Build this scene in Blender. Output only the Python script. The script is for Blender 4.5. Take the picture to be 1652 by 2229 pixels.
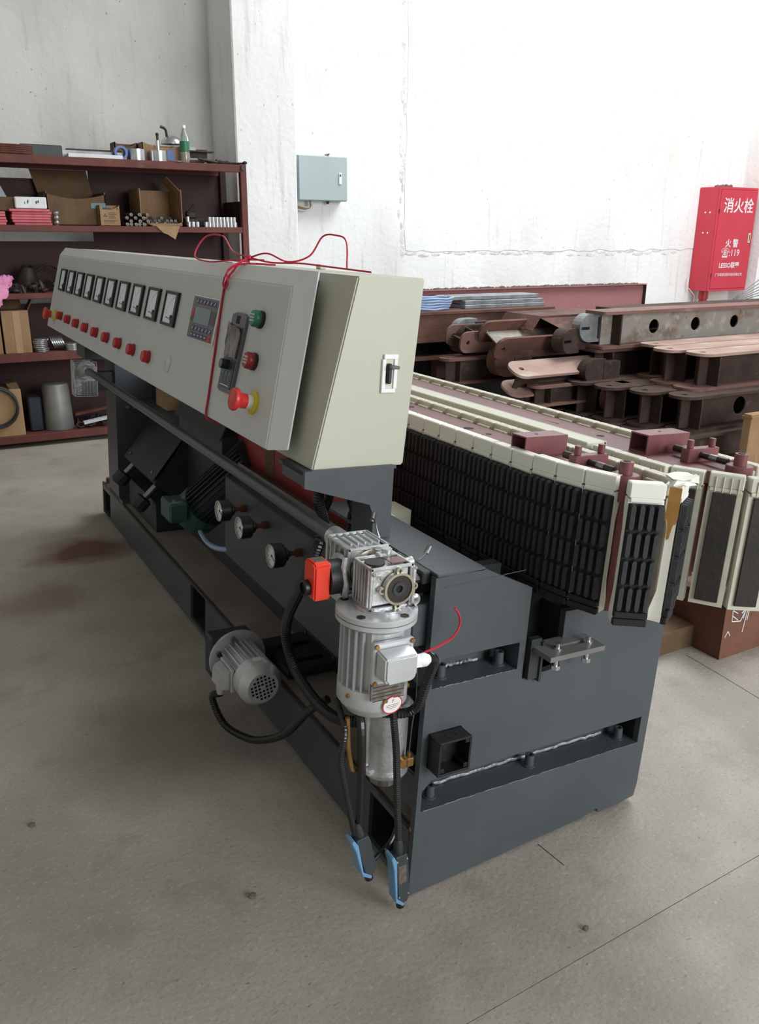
import bpy, bmesh, math, random
from mathutils import Matrix, Vector, Euler
for _o in list(bpy.data.objects): bpy.data.objects.remove(_o)
SC = bpy.context.scene
COL = SC.collection
random.seed(7)
PI = math.pi
# ---------------------------------------------------------------- camera
cam_d = bpy.data.cameras.new('camera')
cam_d.sensor_fit = 'HORIZONTAL'; cam_d.sensor_width = 36.0
cam_d.lens = 1813.3 / 1652 * 36.0
cam_d.clip_start = 0.02; cam_d.clip_end = 200
cam = bpy.data.objects.new('camera', cam_d); COL.objects.link(cam)
_r = Vector((0.8691, -0.4945, 0.0073)).normalized()
_f = Vector((0.4714, 0.8226, -0.3164)); _f = (_f - _r * _f.dot(_r)).normalized()
_u = _r.cross(_f)
cam.matrix_world = Matrix(((_r.x, _u.x, -_f.x, -0.9476), (_r.y, _u.y, -_f.y, -1.4878),
                           (_r.z, _u.z, -_f.z, 1.6573), (0, 0, 0, 1)))
SC.camera = cam
# ---------------------------------------------------------------- light
SC.view_settings.view_transform = 'Standard'; SC.view_settings.look = 'None'
SC.view_settings.gamma = 1.0; SC.view_settings.use_curve_mapping = False
SC.view_settings.exposure = 0.0
W = bpy.data.worlds.new('overcast sky'); SC.world = W; W.use_nodes = True
W.node_tree.nodes['Background'].inputs[0].default_value = (0.92, 0.96, 1.0, 1)
W.node_tree.nodes['Background'].inputs[1].default_value = 0.72
def area(name, loc, target, sx, sy, power, col=(1, 1, 1)):
    l = bpy.data.lights.new(name, 'AREA'); l.shape = 'RECTANGLE'; l.size = sx; l.size_y = sy
    l.energy = power; l.color = col
    o = bpy.data.objects.new(name, l); COL.objects.link(o); o.location = loc
    o.rotation_euler = (Vector(target) - Vector(loc)).to_track_quat('-Z', 'Y').to_euler()
    return o
area('doorway_daylight', (3.6, -8.4, 3.4), (1.6, 1.0, .5), 5.0, 4.0, 760, (0.95, 0.98, 1.0))
area('roof_daylight', (6.0, 3.0, 6.7), (5.2, 3.6, 0), 4.5, 3.6, 540, (0.95, 0.98, 1.0))
# ---------------------------------------------------------------- materials
def lin(c):
    def f(v):
        v /= 255.0
        return v / 12.92 if v <= 0.04045 else ((v + 0.055) / 1.055) ** 2.4
    return tuple(f(v) for v in c) + (1.0,)
MATS = {}
def mat(name, col, rough=0.5, metal=0.0, col2=None, scale=6.0, amount=0.5, bump=0.0, bscale=None, spec=0.5,
        stretch=(1, 1, 1), trans=0.0, emit=None, detail=4.0, lo=0.35, hi=0.65):
    m = bpy.data.materials.new(name); m.use_nodes = True
    nt = m.node_tree; b = nt.nodes['Principled BSDF']; N = nt.nodes.new; L = nt.links.new
    b.inputs['Roughness'].default_value = rough; b.inputs['Metallic'].default_value = metal
    b.inputs['Specular IOR Level'].default_value = spec
    if trans: b.inputs['Transmission Weight'].default_value = trans
    c1 = lin(col); c2 = lin(col2) if col2 else tuple(v * 0.78 for v in c1[:3]) + (1,)
    tc = N('ShaderNodeTexCoord'); mp = N('ShaderNodeMapping'); mp.inputs['Scale'].default_value = stretch
    L(tc.outputs['Object'], mp.inputs['Vector'])
    nz = N('ShaderNodeTexNoise'); nz.inputs['Scale'].default_value = scale; nz.inputs['Detail'].default_value = detail
    L(mp.outputs['Vector'], nz.inputs['Vector'])
    rp = N('ShaderNodeMapRange'); rp.inputs['From Min'].default_value = lo; rp.inputs['From Max'].default_value = hi
    rp.inputs['To Max'].default_value = amount
    L(nz.outputs['Fac'], rp.inputs['Value'])
    mx = N('ShaderNodeMix'); mx.data_type = 'RGBA'
    mx.inputs[6].default_value = c1; mx.inputs[7].default_value = c2
    L(rp.outputs['Result'], mx.inputs[0]); L(mx.outputs[2], b.inputs['Base Color'])
    if bump:
        n2 = N('ShaderNodeTexNoise'); n2.inputs['Scale'].default_value = bscale or scale * 6; n2.inputs['Detail'].default_value = 5
        L(mp.outputs['Vector'], n2.inputs['Vector'])
        bp = N('ShaderNodeBump'); bp.inputs['Strength'].default_value = bump; bp.inputs['Distance'].default_value = 0.01
        L(n2.outputs['Fac'], bp.inputs['Height']); L(bp.outputs['Normal'], b.inputs['Normal'])
    MATS[name] = m
    return m
def layered(name, base, layers, rough=0.8, bump=0.2, bscale=30, spec=0.3):
    """layers: (colour, noise scale, stretch, from, to, amount[, detail])"""
    m = bpy.data.materials.new(name); m.use_nodes = True
    nt = m.node_tree; b = nt.nodes['Principled BSDF']; N = nt.nodes.new; L = nt.links.new
    b.inputs['Roughness'].default_value = rough; b.inputs['Specular IOR Level'].default_value = spec
    tc = N('ShaderNodeTexCoord'); prev = None
    for i, ly in enumerate(layers):
        col, sc, st, lo, hi, am = ly[:6]
        mp = N('ShaderNodeMapping'); mp.inputs['Scale'].default_value = st
        mp.inputs['Location'].default_value = (i * 3.7, i * 1.9, i * 2.3)
        L(tc.outputs['Object'], mp.inputs['Vector'])
        nz = N('ShaderNodeTexNoise'); nz.inputs['Scale'].default_value = sc; nz.inputs['Detail'].default_value = ly[6] if len(ly) > 6 else 6
        L(mp.outputs['Vector'], nz.inputs['Vector'])
        rp = N('ShaderNodeMapRange'); rp.inputs['From Min'].default_value = lo; rp.inputs['From Max'].default_value = hi
        rp.inputs['To Max'].default_value = am
        L(nz.outputs['Fac'], rp.inputs['Value'])
        mx = N('ShaderNodeMix'); mx.data_type = 'RGBA'
        if prev is None: mx.inputs[6].default_value = lin(base)
        else: L(prev, mx.inputs[6])
        mx.inputs[7].default_value = lin(col)
        L(rp.outputs['Result'], mx.inputs[0]); prev = mx.outputs[2]
    L(prev, b.inputs['Base Color'])
    n2 = N('ShaderNodeTexNoise'); n2.inputs['Scale'].default_value = bscale; n2.inputs['Detail'].default_value = 6
    L(tc.outputs['Object'], n2.inputs['Vector'])
    bp = N('ShaderNodeBump'); bp.inputs['Strength'].default_value = bump; bp.inputs['Distance'].default_value = 0.02
    L(n2.outputs['Fac'], bp.inputs['Height']); L(bp.outputs['Normal'], b.inputs['Normal'])
    MATS[name] = m
    return m
def stain(m, col, centre, radii, amount=0.8, nscale=3.0, wob=0.6):
    """a stain with a shape of its own on a layered material (object space)"""
    nt = m.node_tree; b = nt.nodes['Principled BSDF']; N = nt.nodes.new; L = nt.links.new
    src = b.inputs['Base Color'].links[0].from_socket
    tc = N('ShaderNodeTexCoord'); mp = N('ShaderNodeMapping'); mp.vector_type = 'POINT'
    mp.inputs['Location'].default_value = tuple(-c / r for c, r in zip(centre, radii))
    mp.inputs['Scale'].default_value = tuple(1 / r for r in radii)
    L(tc.outputs['Object'], mp.inputs['Vector'])
    ln = N('ShaderNodeVectorMath'); ln.operation = 'LENGTH'; L(mp.outputs['Vector'], ln.inputs[0])
    nz = N('ShaderNodeTexNoise'); nz.inputs['Scale'].default_value = nscale; nz.inputs['Detail'].default_value = 6
    L(tc.outputs['Object'], nz.inputs['Vector'])
    ad = N('ShaderNodeMath'); ad.operation = 'MULTIPLY_ADD'; ad.inputs[1].default_value = wob * 2; L(nz.outputs['Fac'], ad.inputs[0]); L(ln.outputs['Value'], ad.inputs[2])
    rp = N('ShaderNodeMapRange'); rp.inputs['From Min'].default_value = 1.0 + wob; rp.inputs['From Max'].default_value = 0.35 + wob
    rp.inputs['To Max'].default_value = amount; L(ad.outputs['Value'], rp.inputs['Value'])
    mx = N('ShaderNodeMix'); mx.data_type = 'RGBA'; L(src, mx.inputs[6]); mx.inputs[7].default_value = lin(col)
    L(rp.outputs['Result'], mx.inputs[0]); L(mx.outputs[2], b.inputs['Base Color'])
# ---------------------------------------------------------------- mesh helpers
TH = math.radians(3.3)                       # the machine leans 3.3 degrees on the uneven floor
MF = Matrix.Rotation(TH, 4, 'Y'); WF = Matrix.Identity(4)
class MB:
    """collects shapes and builds one mesh object"""
    def __init__(s): s.bm = bmesh.new()
    def _mat(s, vs, M):
        if M is not None: bmesh.ops.transform(s.bm, matrix=M, verts=vs)
    def box(s, a, b, bev=0.0, M=None, seg=1):
        x0, y0, z0 = a; x1, y1, z1 = b
        vs = [s.bm.verts.new(p) for p in ((x0,y0,z0),(x1,y0,z0),(x1,y1,z0),(x0,y1,z0),(x0,y0,z1),(x1,y0,z1),(x1,y1,z1),(x0,y1,z1))]
        fs = [s.bm.faces.new([vs[i] for i in q]) for q in ((3,2,1,0),(4,5,6,7),(0,1,5,4),(1,2,6,5),(2,3,7,6),(3,0,4,7))]
        if bev > 0:
            es = list({e for f in fs for e in f.edges})
            r = bmesh.ops.bevel(s.bm, geom=es, offset=bev, segments=seg, affect='EDGES', profile=0.5)
            vs = list({v for f in r['faces'] for v in f.verts} | {v for v in vs if v.is_valid})
        s._mat(vs, M); return s
    def hexa(s, P, M=None):
        vs = [s.bm.verts.new(p) for p in P]
        for q in ((3,2,1,0),(4,5,6,7),(0,1,5,4),(1,2,6,5),(2,3,7,6),(3,0,4,7)): s.bm.faces.new([vs[i] for i in q])
        s._mat(vs, M); return s
    def prism(s, poly, h0, h1, M=None, axis='z'):
        """polygon extruded along an axis; poly is (x,y) for z, (x,z) for y, (y,z) for x"""
        def P(p, h): return {'z': (p[0], p[1], h), 'y': (p[0], h, p[1]), 'x': (h, p[0], p[1])}[axis]
        A = [s.bm.verts.new(P(p, h0)) for p in poly]; B = [s.bm.verts.new(P(p, h1)) for p in poly]; n = len(poly)
        s.bm.faces.new(A); s.bm.faces.new(B)
        for i in range(n): s.bm.faces.new((A[i], A[(i+1) % n], B[(i+1) % n], B[i]))
        bmesh.ops.recalc_face_normals(s.bm, faces=list({f for v in A + B for f in v.link_faces}))
        s._mat(A + B, M); return s
    def frustum(s, p0, p1, M=None):
        """two matching polygons of 3-D points joined"""
        A = [s.bm.verts.new(p) for p in p0]; B = [s.bm.verts.new(p) for p in p1]; n = len(p0)
        s.bm.faces.new(A); s.bm.faces.new(B)
        for i in range(n): s.bm.faces.new((A[i], A[(i+1) % n], B[(i+1) % n], B[i]))
        bmesh.ops.recalc_face_normals(s.bm, faces=list({f for v in A + B for f in v.link_faces}))
        s._mat(A + B, M); return s
    def lathe(s, prof, p0, ax, n=20, M=None, cap=True):
        """profile (radius, distance along axis) turned about an axis from p0"""
        p0 = Vector(p0); ax = Vector(ax).normalized()
        q = ax.to_track_quat('Z', 'X').to_matrix()
        rings = []
        for r, d in prof:
            rings.append([s.bm.verts.new(p0 + q @ Vector((max(r, 1e-5) * math.cos(2*PI*i/n), max(r, 1e-5) * math.sin(2*PI*i/n), d))) for i in range(n)])
        fs = []
        for a, b in zip(rings, rings[1:]):
            for i in range(n): fs.append(s.bm.faces.new((a[i], a[(i+1) % n], b[(i+1) % n], b[i])))
        if cap:
            fs.append(s.bm.faces.new(rings[0][::-1])); fs.append(s.bm.faces.new(rings[-1]))
        s._mat([v for r in rings for v in r], M); return s
    def cyl(s, p0, p1, r, n=16, r1=None, bev=0.0, M=None):
        d = (Vector(p1) - Vector(p0)).length; r1 = r if r1 is None else r1
        if bev: pr = [(r - bev, 0), (r, bev), (r1, d - bev), (r1 - bev, d)]
        else: pr = [(r, 0), (r1, d)]
        return s.lathe(pr, p0, Vector(p1) - Vector(p0), n, M)
    def ring(s, c, ax, ro, ri, t, n=24, M=None):
        return s.lathe([(ri, 0), (ro, 0), (ro, t), (ri, t), (ri, 0)], c, ax, n, M, cap=False)
    def ball(s, c, r, M=None, sub=2, sc=(1, 1, 1)):
        g = bmesh.ops.create_icosphere(s.bm, subdivisions=sub, radius=r)
        bmesh.ops.transform(s.bm, matrix=Matrix.Translation(c) @ Matrix.Diagonal((*sc, 1)), verts=g['verts'])
        s._mat(g['verts'], M); return s
    def tube(s, pts, r, n=8, smooth=6, closed=False, corr=0.0, pitch=0.006, M=None):
        """round tube along a smoothed path; corr > 0 makes it corrugated"""
        P = [Vector(p) for p in pts]
        Q = spline(P, smooth, closed) if smooth else P
        if corr: Q = resample(Q, pitch / 2)
        up = None; rings = []
        m = len(Q)
        for i, p in enumerate(Q):
            t = (Q[(i+1) % m] - Q[i-1]) if closed else (Q[min(i+1, m-1)] - Q[max(i-1, 0)])
            if t.length < 1e-9: t = Vector((0, 0, 1))
            t.normalize()
            if up is None: up = t.orthogonal().normalized()
            up = (up - t * up.dot(t)); up = up.normalized() if up.length > 1e-6 else t.orthogonal().normalized()
            sd = t.cross(up)
            rr = r * (1 - corr * (i % 2)) if corr else r
            rings.append([s.bm.verts.new(p + (up * math.cos(2*PI*k/n) + sd * math.sin(2*PI*k/n)) * rr) for k in range(n)])
        for i in range(m if closed else m - 1):
            a = rings[i]; b = rings[(i+1) % m]
            for k in range(n): s.bm.faces.new((a[k], a[(k+1) % n], b[(k+1) % n], b[k]))
        if not closed: s.bm.faces.new(rings[0][::-1]); s.bm.faces.new(rings[-1])
        s._mat([v for r_ in rings for v in r_], M); return s
    def quad(s, P, M=None):
        vs = [s.bm.verts.new(p) for p in P]; s.bm.faces.new(vs); s._mat(vs, M); return s
    def sheet(s, outer, holes, t, M=None):
        """flat plate in its own XY plane with real holes, thickness t upwards"""
        c = bpy.data.curves.new('tmp', 'CURVE'); c.dimensions = '2D'; c.fill_mode = 'BOTH'; c.extrude = t / 2
        for pl in [outer] + holes:
            sp = c.splines.new('POLY'); sp.points.add(len(pl) - 1); sp.use_cyclic_u = True
            for pt, p in zip(sp.points, pl): pt.co = (p[0], p[1], 0, 1)
        o = bpy.data.objects.new('tmp', c); me = bpy.data.meshes.new_from_object(o)
        b2 = bmesh.new(); b2.from_mesh(me)
        bmesh.ops.remove_doubles(b2, verts=b2.verts, dist=1e-6)
        bmesh.ops.transform(b2, matrix=(M or WF) @ Matrix.Translation((0, 0, t / 2)), verts=b2.verts)
        tmp = bpy.data.meshes.new('tmp'); b2.to_mesh(tmp); b2.free(); s.bm.from_mesh(tmp)
        bpy.data.objects.remove(o); bpy.data.curves.remove(c); bpy.data.meshes.remove(me); bpy.data.meshes.remove(tmp)
        return s
    def text(s, body, size, M, depth=0.0004, align='LEFT', shear=0.0, bold=0.0):
        c = bpy.data.curves.new('tmp', 'FONT'); c.body = body; c.size = size; c.extrude = depth / 2; c.align_x = align
        c.shear = shear; c.offset = bold; c.resolution_u = 3
        o = bpy.data.objects.new('tmp', c); COL.objects.link(o); bpy.context.view_layer.update()
        me = bpy.data.meshes.new_from_object(o.evaluated_get(bpy.context.evaluated_depsgraph_get()))
        me.transform(M @ Matrix.Translation((0, 0, depth / 2))); s.bm.from_mesh(me)
        bpy.data.objects.remove(o); bpy.data.curves.remove(c); bpy.data.meshes.remove(me)
        return s
    def mesh(s, name, m, shift=None, smooth=True, ang=35):
        if shift is not None: bmesh.ops.translate(s.bm, vec=-Vector(shift), verts=s.bm.verts)
        me = bpy.data.meshes.new(name); s.bm.to_mesh(me); s.bm.free()
        me.materials.append(MATS[m])
        if me.polygons and not smooth: me.polygons.foreach_set('use_smooth', [False] * len(me.polygons))
        if smooth and me.polygons:
            me.polygons.foreach_set('use_smooth', [True] * len(me.polygons)); me.set_sharp_from_angle(angle=math.radians(ang))
        return me
def spline(P, k, closed=False):
    out = []; n = len(P)
    if n < 3: return P
    rng = range(n) if closed else range(n - 1)
    for i in rng:
        p1 = P[i]; p2 = P[(i+1) % n]
        p0 = P[i-1] if (closed or i > 0) else p1 * 2 - p2
        p3 = P[(i+2) % n] if (closed or i + 2 < n) else p2 * 2 - p1
        for j in range(k):
            t = j / k
            out.append(0.5 * ((2*p1) + (p2-p0)*t + (2*p0-5*p1+4*p2-p3)*t*t + (3*p1-p0-3*p2+p3)*t*t*t))
    if not closed: out.append(P[-1])
    return out
def resample(Q, step):
    out = [Q[0]]; acc = 0.0
    for a, b in zip(Q, Q[1:]):
        d = (b - a).length; t = step - acc
        while t <= d and d > 0: out.append(a + (b - a) * (t / d)); t += step
        acc = (acc + d) % step
    return out
ORG = {}
def thing(name, label, cat, o, frame=WF, group=None, rot=None):
    e = bpy.data.objects.new(name, None); COL.objects.link(e); e.empty_display_size = 0.05
    e.matrix_world = frame @ Matrix.Translation(o) @ (rot or WF)
    e['label'] = label; e['category'] = cat
    if group: e['group'] = group
    ORG[e.name] = Vector(o) if rot is None else Vector((0, 0, 0)); return e
def part(name, mb, m, parent, label=None, smooth=True, stuff=False, ang=35):
    O = ORG[parent.name]
    o = bpy.data.objects.new(name, mb.mesh(name, m, O, smooth, ang)); COL.objects.link(o); o.parent = parent
    ORG[o.name] = O
    if label: o['label'] = label
    if stuff: o['kind'] = 'stuff'
    return o
def single(name, mb, m, label, cat, o=(0, 0, 0), frame=WF, group=None, smooth=True, rot=None, shift=True):
    ob = bpy.data.objects.new(name, mb.mesh(name, m, o if shift else None, smooth)); COL.objects.link(ob)
    ob.matrix_world = frame @ Matrix.Translation(o) @ (rot or WF)
    ob['label'] = label; ob['category'] = cat
    if group: ob['group'] = group
    return ob
def struct(name, mb, m, parent=None, smooth=False):
    o = bpy.data.objects.new(name, mb.mesh(name, m, None, smooth)); COL.objects.link(o)
    if parent: o.parent = parent
    else: o['kind'] = 'structure'
    ORG[o.name] = Vector((0, 0, 0)); return o
def inst(me, name, parent, loc, rot=None):
    """a piece that shares mesh data; loc in the frame of the thing"""
    o = bpy.data.objects.new(name, me); COL.objects.link(o); o.parent = parent
    o.matrix_local = Matrix.Translation(Vector(loc) - ORG[parent.name]) @ (rot or WF)
    ORG[o.name] = Vector((0, 0, 0)); return o
def copy_tree(o, parent=None):
    c = o.copy(); COL.objects.link(c)
    if parent: c.parent = parent
    ORG[c.name] = ORG.get(o.name, Vector((0, 0, 0)))
    for ch in list(o.children): copy_tree(ch, c)
    return c
def circ(cx, cy, r, n=16, a0=0): return [(cx + r*math.cos(a0 + 2*PI*i/n), cy + r*math.sin(a0 + 2*PI*i/n)) for i in range(n)]
def rect(x0, y0, x1, y1): return [(x0, y0), (x1, y0), (x1, y1), (x0, y1)]
def frame(o, x, y):
    """matrix with given origin and x / y axes"""
    x = Vector(x).normalized(); y = Vector(y); y = (y - x * y.dot(x)).normalized(); z = x.cross(y)
    return Matrix(((x.x, y.x, z.x, o[0]), (x.y, y.y, z.y, o[1]), (x.z, y.z, z.z, o[2]), (0, 0, 0, 1)))
RX = lambda a: Matrix.Rotation(math.radians(a), 4, 'X')
RY = lambda a: Matrix.Rotation(math.radians(a), 4, 'Y')
RZ = lambda a: Matrix.Rotation(math.radians(a), 4, 'Z')
TR = Matrix.Translation
# ---------------------------------------------------------------- palette
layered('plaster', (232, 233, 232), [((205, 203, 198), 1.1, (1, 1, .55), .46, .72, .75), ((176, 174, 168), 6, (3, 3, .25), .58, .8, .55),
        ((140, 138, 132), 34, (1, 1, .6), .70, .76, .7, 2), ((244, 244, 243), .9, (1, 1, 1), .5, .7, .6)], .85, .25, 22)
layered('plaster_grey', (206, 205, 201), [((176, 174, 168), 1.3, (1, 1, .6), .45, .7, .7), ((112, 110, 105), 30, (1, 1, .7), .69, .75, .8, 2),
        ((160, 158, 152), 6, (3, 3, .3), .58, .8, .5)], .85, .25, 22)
layered('plaster_edge', (222, 221, 218), [((186, 184, 179), 14, (1, 1, 1), .45, .65, .8)], .9, .5, 40)
FL = layered('concrete', (165, 158, 148), [((140, 132, 121), 1.0, (1, 1, 1), .42, .66, .8), ((182, 176, 166), 2.4, (1, 1, 1), .5, .72, .6),
        ((122, 114, 104), 5.5, (1, 1, 1), .57, .72, .4), ((98, 90, 82), 40, (1, 2.0, 1), .69, .75, .6, 2), ((188, 183, 174), 70, (1, 1, 1), .6, .7, .35, 3), ((128, 121, 112), 110, (1, 1, 1), .56, .68, .4, 2)], .62, .12, 60, .4)
stain(FL, (96, 52, 30), (-0.22, 3.02, 0), (.36, .26, 1), .85, 5, .5)
stain(FL, (110, 84, 62), (-0.55, 2.4, 0), (.30, .25, 1), .5, 5, .5)
stain(FL, (98, 90, 82), (-0.35, 1.0, 0), (.42, .42, 1), .6, 4, .5)
layered('concrete_dark', (70, 66, 62), [((50, 47, 44), 8, (1, 1, 1), .4, .7, .7)], .9, .1)
mat('machine_grey', (72, 78, 82), .42, .0, (61, 66, 70), 3, .6, .05, 60)
mat('tray_dust', (148, 138, 130), .45, 0, (122, 114, 107), 4, .8)
mat('machine_dark', (48, 52, 55), .5, 0, (37, 40, 42), 4, .6)
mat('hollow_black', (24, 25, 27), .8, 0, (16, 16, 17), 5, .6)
mat('pipe_grey', (76, 84, 88), .34, 0, (62, 68, 72), 5, .6)
mat('weld', (172, 177, 182), .32, .25, (96, 101, 106), 40, .8, .4, 120)
mat('console_grey', (198, 201, 198), .45, 0, (191, 194, 191), 2, .5)
mat('console_cream', (186, 186, 169), .45, 0, (180, 180, 162), 2, .5)
mat('console_top', (204, 202, 190), .5, 0, (190, 186, 172), 4, .6)
mat('black_plastic', (20, 20, 21), .42, 0, (20, 20, 21), 12, .5)
mat('pad_black', (20, 21, 22), .7, 0, (15, 15, 16), 22, .7)
mat('black_rubber', (46, 48, 50), .58, 0, (36, 37, 39), 22, .7, .15, 120)
mat('bracket_grey', (124, 122, 120), .4, .2, (104, 102, 100), 8, .6)
mat('black_conduit', (23, 23, 24), .36, 0, (17, 17, 18), 30, .5)
mat('red_plastic', (190, 36, 40), .3, 0, (160, 28, 32), 10, .5)
mat('red_mushroom', (214, 52, 48), .35, 0, (196, 44, 42), 10, .5)
mat('green_plastic', (26, 112, 78), .3, 0, (20, 90, 62), 10, .5)
mat('dark_red_button', (142, 24, 36), .3, 0, (118, 18, 30), 10, .5)
mat('orange_red', (226, 54, 28), .38, 0, (208, 46, 24), 10, .4)
mat('yellow', (214, 196, 40), .4, 0, (190, 170, 30), 10, .5)
mat('clear_white', (214, 214, 196), .2, 0, (190, 190, 170), 14, .5)
mat('meter_face', (240, 246, 252), .4, 0, (230, 238, 246), 8, .4)
mat('lcd', (112, 128, 138), .2, 0, (96, 112, 124), 5, .6)
mat('keypad_film', (110, 104, 100), .4, 0, (98, 92, 88), 8, .5)
mat('key_blue', (52, 58, 104), .4, 0, (44, 50, 92), 8, .5)
mat('white_print', (226, 228, 230), .5, 0, (210, 212, 214), 10, .4)
mat('grey_plastic', (96, 100, 104), .4, 0, (84, 88, 92), 8, .5)
mat('slate_plastic', (56, 62, 66), .35, 0, (48, 53, 57), 8, .5)
mat('teal_print', (58, 118, 110), .4, 0, (48, 100, 94), 8, .5)
mat('film_bag', (132, 124, 120), .18, 0, (66, 54, 52), 14, .9, .6, 30)
mat('alu_cast', (212, 214, 215), .32, .65, (158, 160, 161), 16, .7, .25, 70)
mat('alu_paint', (198, 200, 202), .32, .3, (178, 180, 182), 8, .6, .06, 80)
mat('alu_bright', (205, 206, 207), .28, .9, (166, 168, 170), 10, .6)
mat('rod_steel', (112, 108, 102), .45, .6, (70, 66, 60), 30, .9)
mat('steel', (150, 150, 148), .35, .9, (96, 94, 90), 16, .7)
mat('steel_ring', (190, 186, 172), .3, .85, (150, 142, 122), 16, .7)
mat('bearing_dark', (66, 60, 58), .4, .5, (48, 44, 42), 20, .6)
mat('label_rose', (128, 96, 96), .3, .5, (108, 80, 80), 20, .6)
mat('name_plate', (138, 130, 124), .4, .6, (104, 96, 90), 60, .9)
mat('brass', (168, 130, 78), .35, .8, (130, 98, 56), 14, .7)
mat('rust', (104, 62, 44), .8, .1, (72, 42, 30), 14, .8, .3)
mat('sticker_white', (224, 222, 220), .5, 0, (212, 210, 208), 10, .4)
mat('sticker_red', (196, 42, 58), .5, 0, (180, 36, 50), 10, .4)
mat('red_wire', (196, 34, 62), .4, 0, (170, 26, 50), 30, .5)
mat('blue_shell', (104, 150, 186), .45, 0, (88, 130, 166), 10, .6)
mat('blue_hose', (150, 172, 204), .35, 0, (132, 154, 190), 10, .5)
mat('paint_maroon', (116, 70, 70), .5, .05, (98, 57, 58), 5, .6, .06, 60)
mat('paint_maroon_tube', (124, 72, 75), .42, .05, (108, 62, 65), 6, .6, .06, 60)
mat('nylon_white', (238, 238, 230), .42, 0, (224, 222, 208), 9, .6)
mat('nylon_used', (222, 216, 198), .5, 0, (150, 140, 122), 12, .75)
mat('nylon_clear', (206, 206, 190), .35, 0, (178, 176, 156), 12, .6)
mat('nylon_stained', (176, 132, 72), .3, 0, (150, 104, 50), 24, .9)
mat('track_cover', (206, 206, 188), .5, 0, (192, 190, 170), 5, .6)
mat('worn_rubber', (40, 37, 34), .75, 0, (58, 46, 36), 9, .8, .2, 60)
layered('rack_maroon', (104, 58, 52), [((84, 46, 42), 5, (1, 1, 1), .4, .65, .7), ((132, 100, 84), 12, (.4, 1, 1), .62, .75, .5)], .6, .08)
mat('rack_shaded', (62, 34, 33), .75, 0, (46, 27, 27), 3, .7)  # darker rack maroon, shade inside the rack put into the colour
layered('beam_rust', (104, 72, 63), [((74, 50, 44), 4, (.6, 1, 1), .4, .62, .8), ((132, 106, 94), 9, (.4, 1, 1), .58, .74, .6), ((60, 40, 35), 26, (1, 1, 1), .62, .74, .6)], .72, .25, 40)
layered('beam_primer', (120, 91, 84), [((104, 72, 65), 3, (.5, 1, 1), .4, .65, .7), ((170, 146, 134), 10, (.3, 1, 1), .58, .74, .55)], .62, .15, 40)
layered('beam_dusty_lit', (164, 138, 128), [((130, 98, 88), 3, (.4, 1, 1), .45, .66, .7), ((190, 178, 168), 9, (.4, 1, 1), .56, .72, .6), ((92, 72, 64), 20, (1, 1, 1), .64, .74, .5)], .62, .15, 40)  # pale tone holds both dust and the light on upper faces
layered('beam_web', (150, 146, 138), [((120, 94, 74), 6, (.6, 1, 1), .48, .66, .75), ((184, 182, 178), 14, (1, 1, 1), .55, .7, .6), ((92, 70, 58), 22, (1, 1, 1), .64, .74, .6)], .55, .2, 30)
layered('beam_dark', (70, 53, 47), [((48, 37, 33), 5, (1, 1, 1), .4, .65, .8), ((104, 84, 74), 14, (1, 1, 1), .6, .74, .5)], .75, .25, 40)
layered('channel_red', (164, 114, 113), [((146, 98, 98), 2, (.4, 1, 1), .4, .65, .7), ((196, 186, 178), 30, (1, 1, 1), .72, .76, .8, 2)], .6, .08)
layered('box_rust', (116, 78, 62), [((92, 60, 47), 3, (1, 1, 1), .4, .65, .8), ((92, 54, 40), 16, (1, 1, 1), .6, .75, .5)], .7, .15)
mat('bar_steel', (150, 154, 156), .45, .5, (104, 106, 108), 8, .8)
mat('cabinet_red', (200, 54, 72), .42, 0, (186, 46, 63), 3, .5)
mat('pipe_red', (176, 40, 46), .4, 0, (150, 32, 38), 6, .6)
mat('box_grey', (168, 182, 182), .45, 0, (160, 174, 175), 3, .5)
mat('white_plastic', (236, 238, 238), .4, 0, (222, 224, 224), 8, .4)
mat('foam_white', (228, 230, 230), .8, 0, (206, 208, 208), 14, .6, .1)
mat('foam_pink', (208, 108, 116), .8, 0, (190, 92, 102), 14, .6)
mat('bag_pink', (236, 152, 196), .35, 0, (214, 124, 174), 9, .7, .4, 20)
layered('cardboard', (152, 122, 92), [((134, 105, 77), 5, (1, 1, 1), .4, .68, .6), ((170, 142, 110), 12, (3, 1, .5), .55, .72, .5)], .85, .06)
layered('cardboard_dark', (106, 84, 62), [((84, 66, 48), 5, (1, 1, 1), .4, .68, .7)], .88, .06)
mat('plywood', (180, 148, 108), .7, 0, (158, 126, 90), 4, .7, stretch=(1, 1, .2))
mat('tape_blue', (52, 88, 150), .4, 0, (44, 76, 132), 10, .5)
mat('tape_teal', (40, 96, 104), .4, 0, (32, 80, 88), 10, .5)
mat('ink', (58, 52, 48), .6, 0, (46, 42, 40), 10, .5)
mat('ink_faded', (96, 78, 62), .7, 0, (84, 68, 54), 10, .5)
mat('galvanised', (136, 136, 132), .5, .45, (104, 104, 102), 5, .8, .06)
mat('bottle_clear', (214, 222, 218), .12, 0, (196, 204, 200), 8, .5, trans=.75)
mat('bottle_green', (36, 108, 74), .45, 0, (28, 92, 62), 10, .5)
mat('bottle_drink', (182, 132, 74), .3, 0, (160, 112, 60), 10, .5)
mat('scrap_dark', (66, 56, 52), .6, .4, (42, 36, 34), 20, .8)
mat('paper', (196, 200, 206), .7, 0, (176, 180, 188), 8, .6)
mat('dark_navy', (40, 48, 58), .4, .1, (30, 36, 44), 6, .6)
mat('motor_green', (40, 78, 76), .45, 0, (32, 64, 62), 6, .6)
mat('motor_navy', (38, 46, 56), .5, 0, (28, 34, 42), 8, .6)
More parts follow.
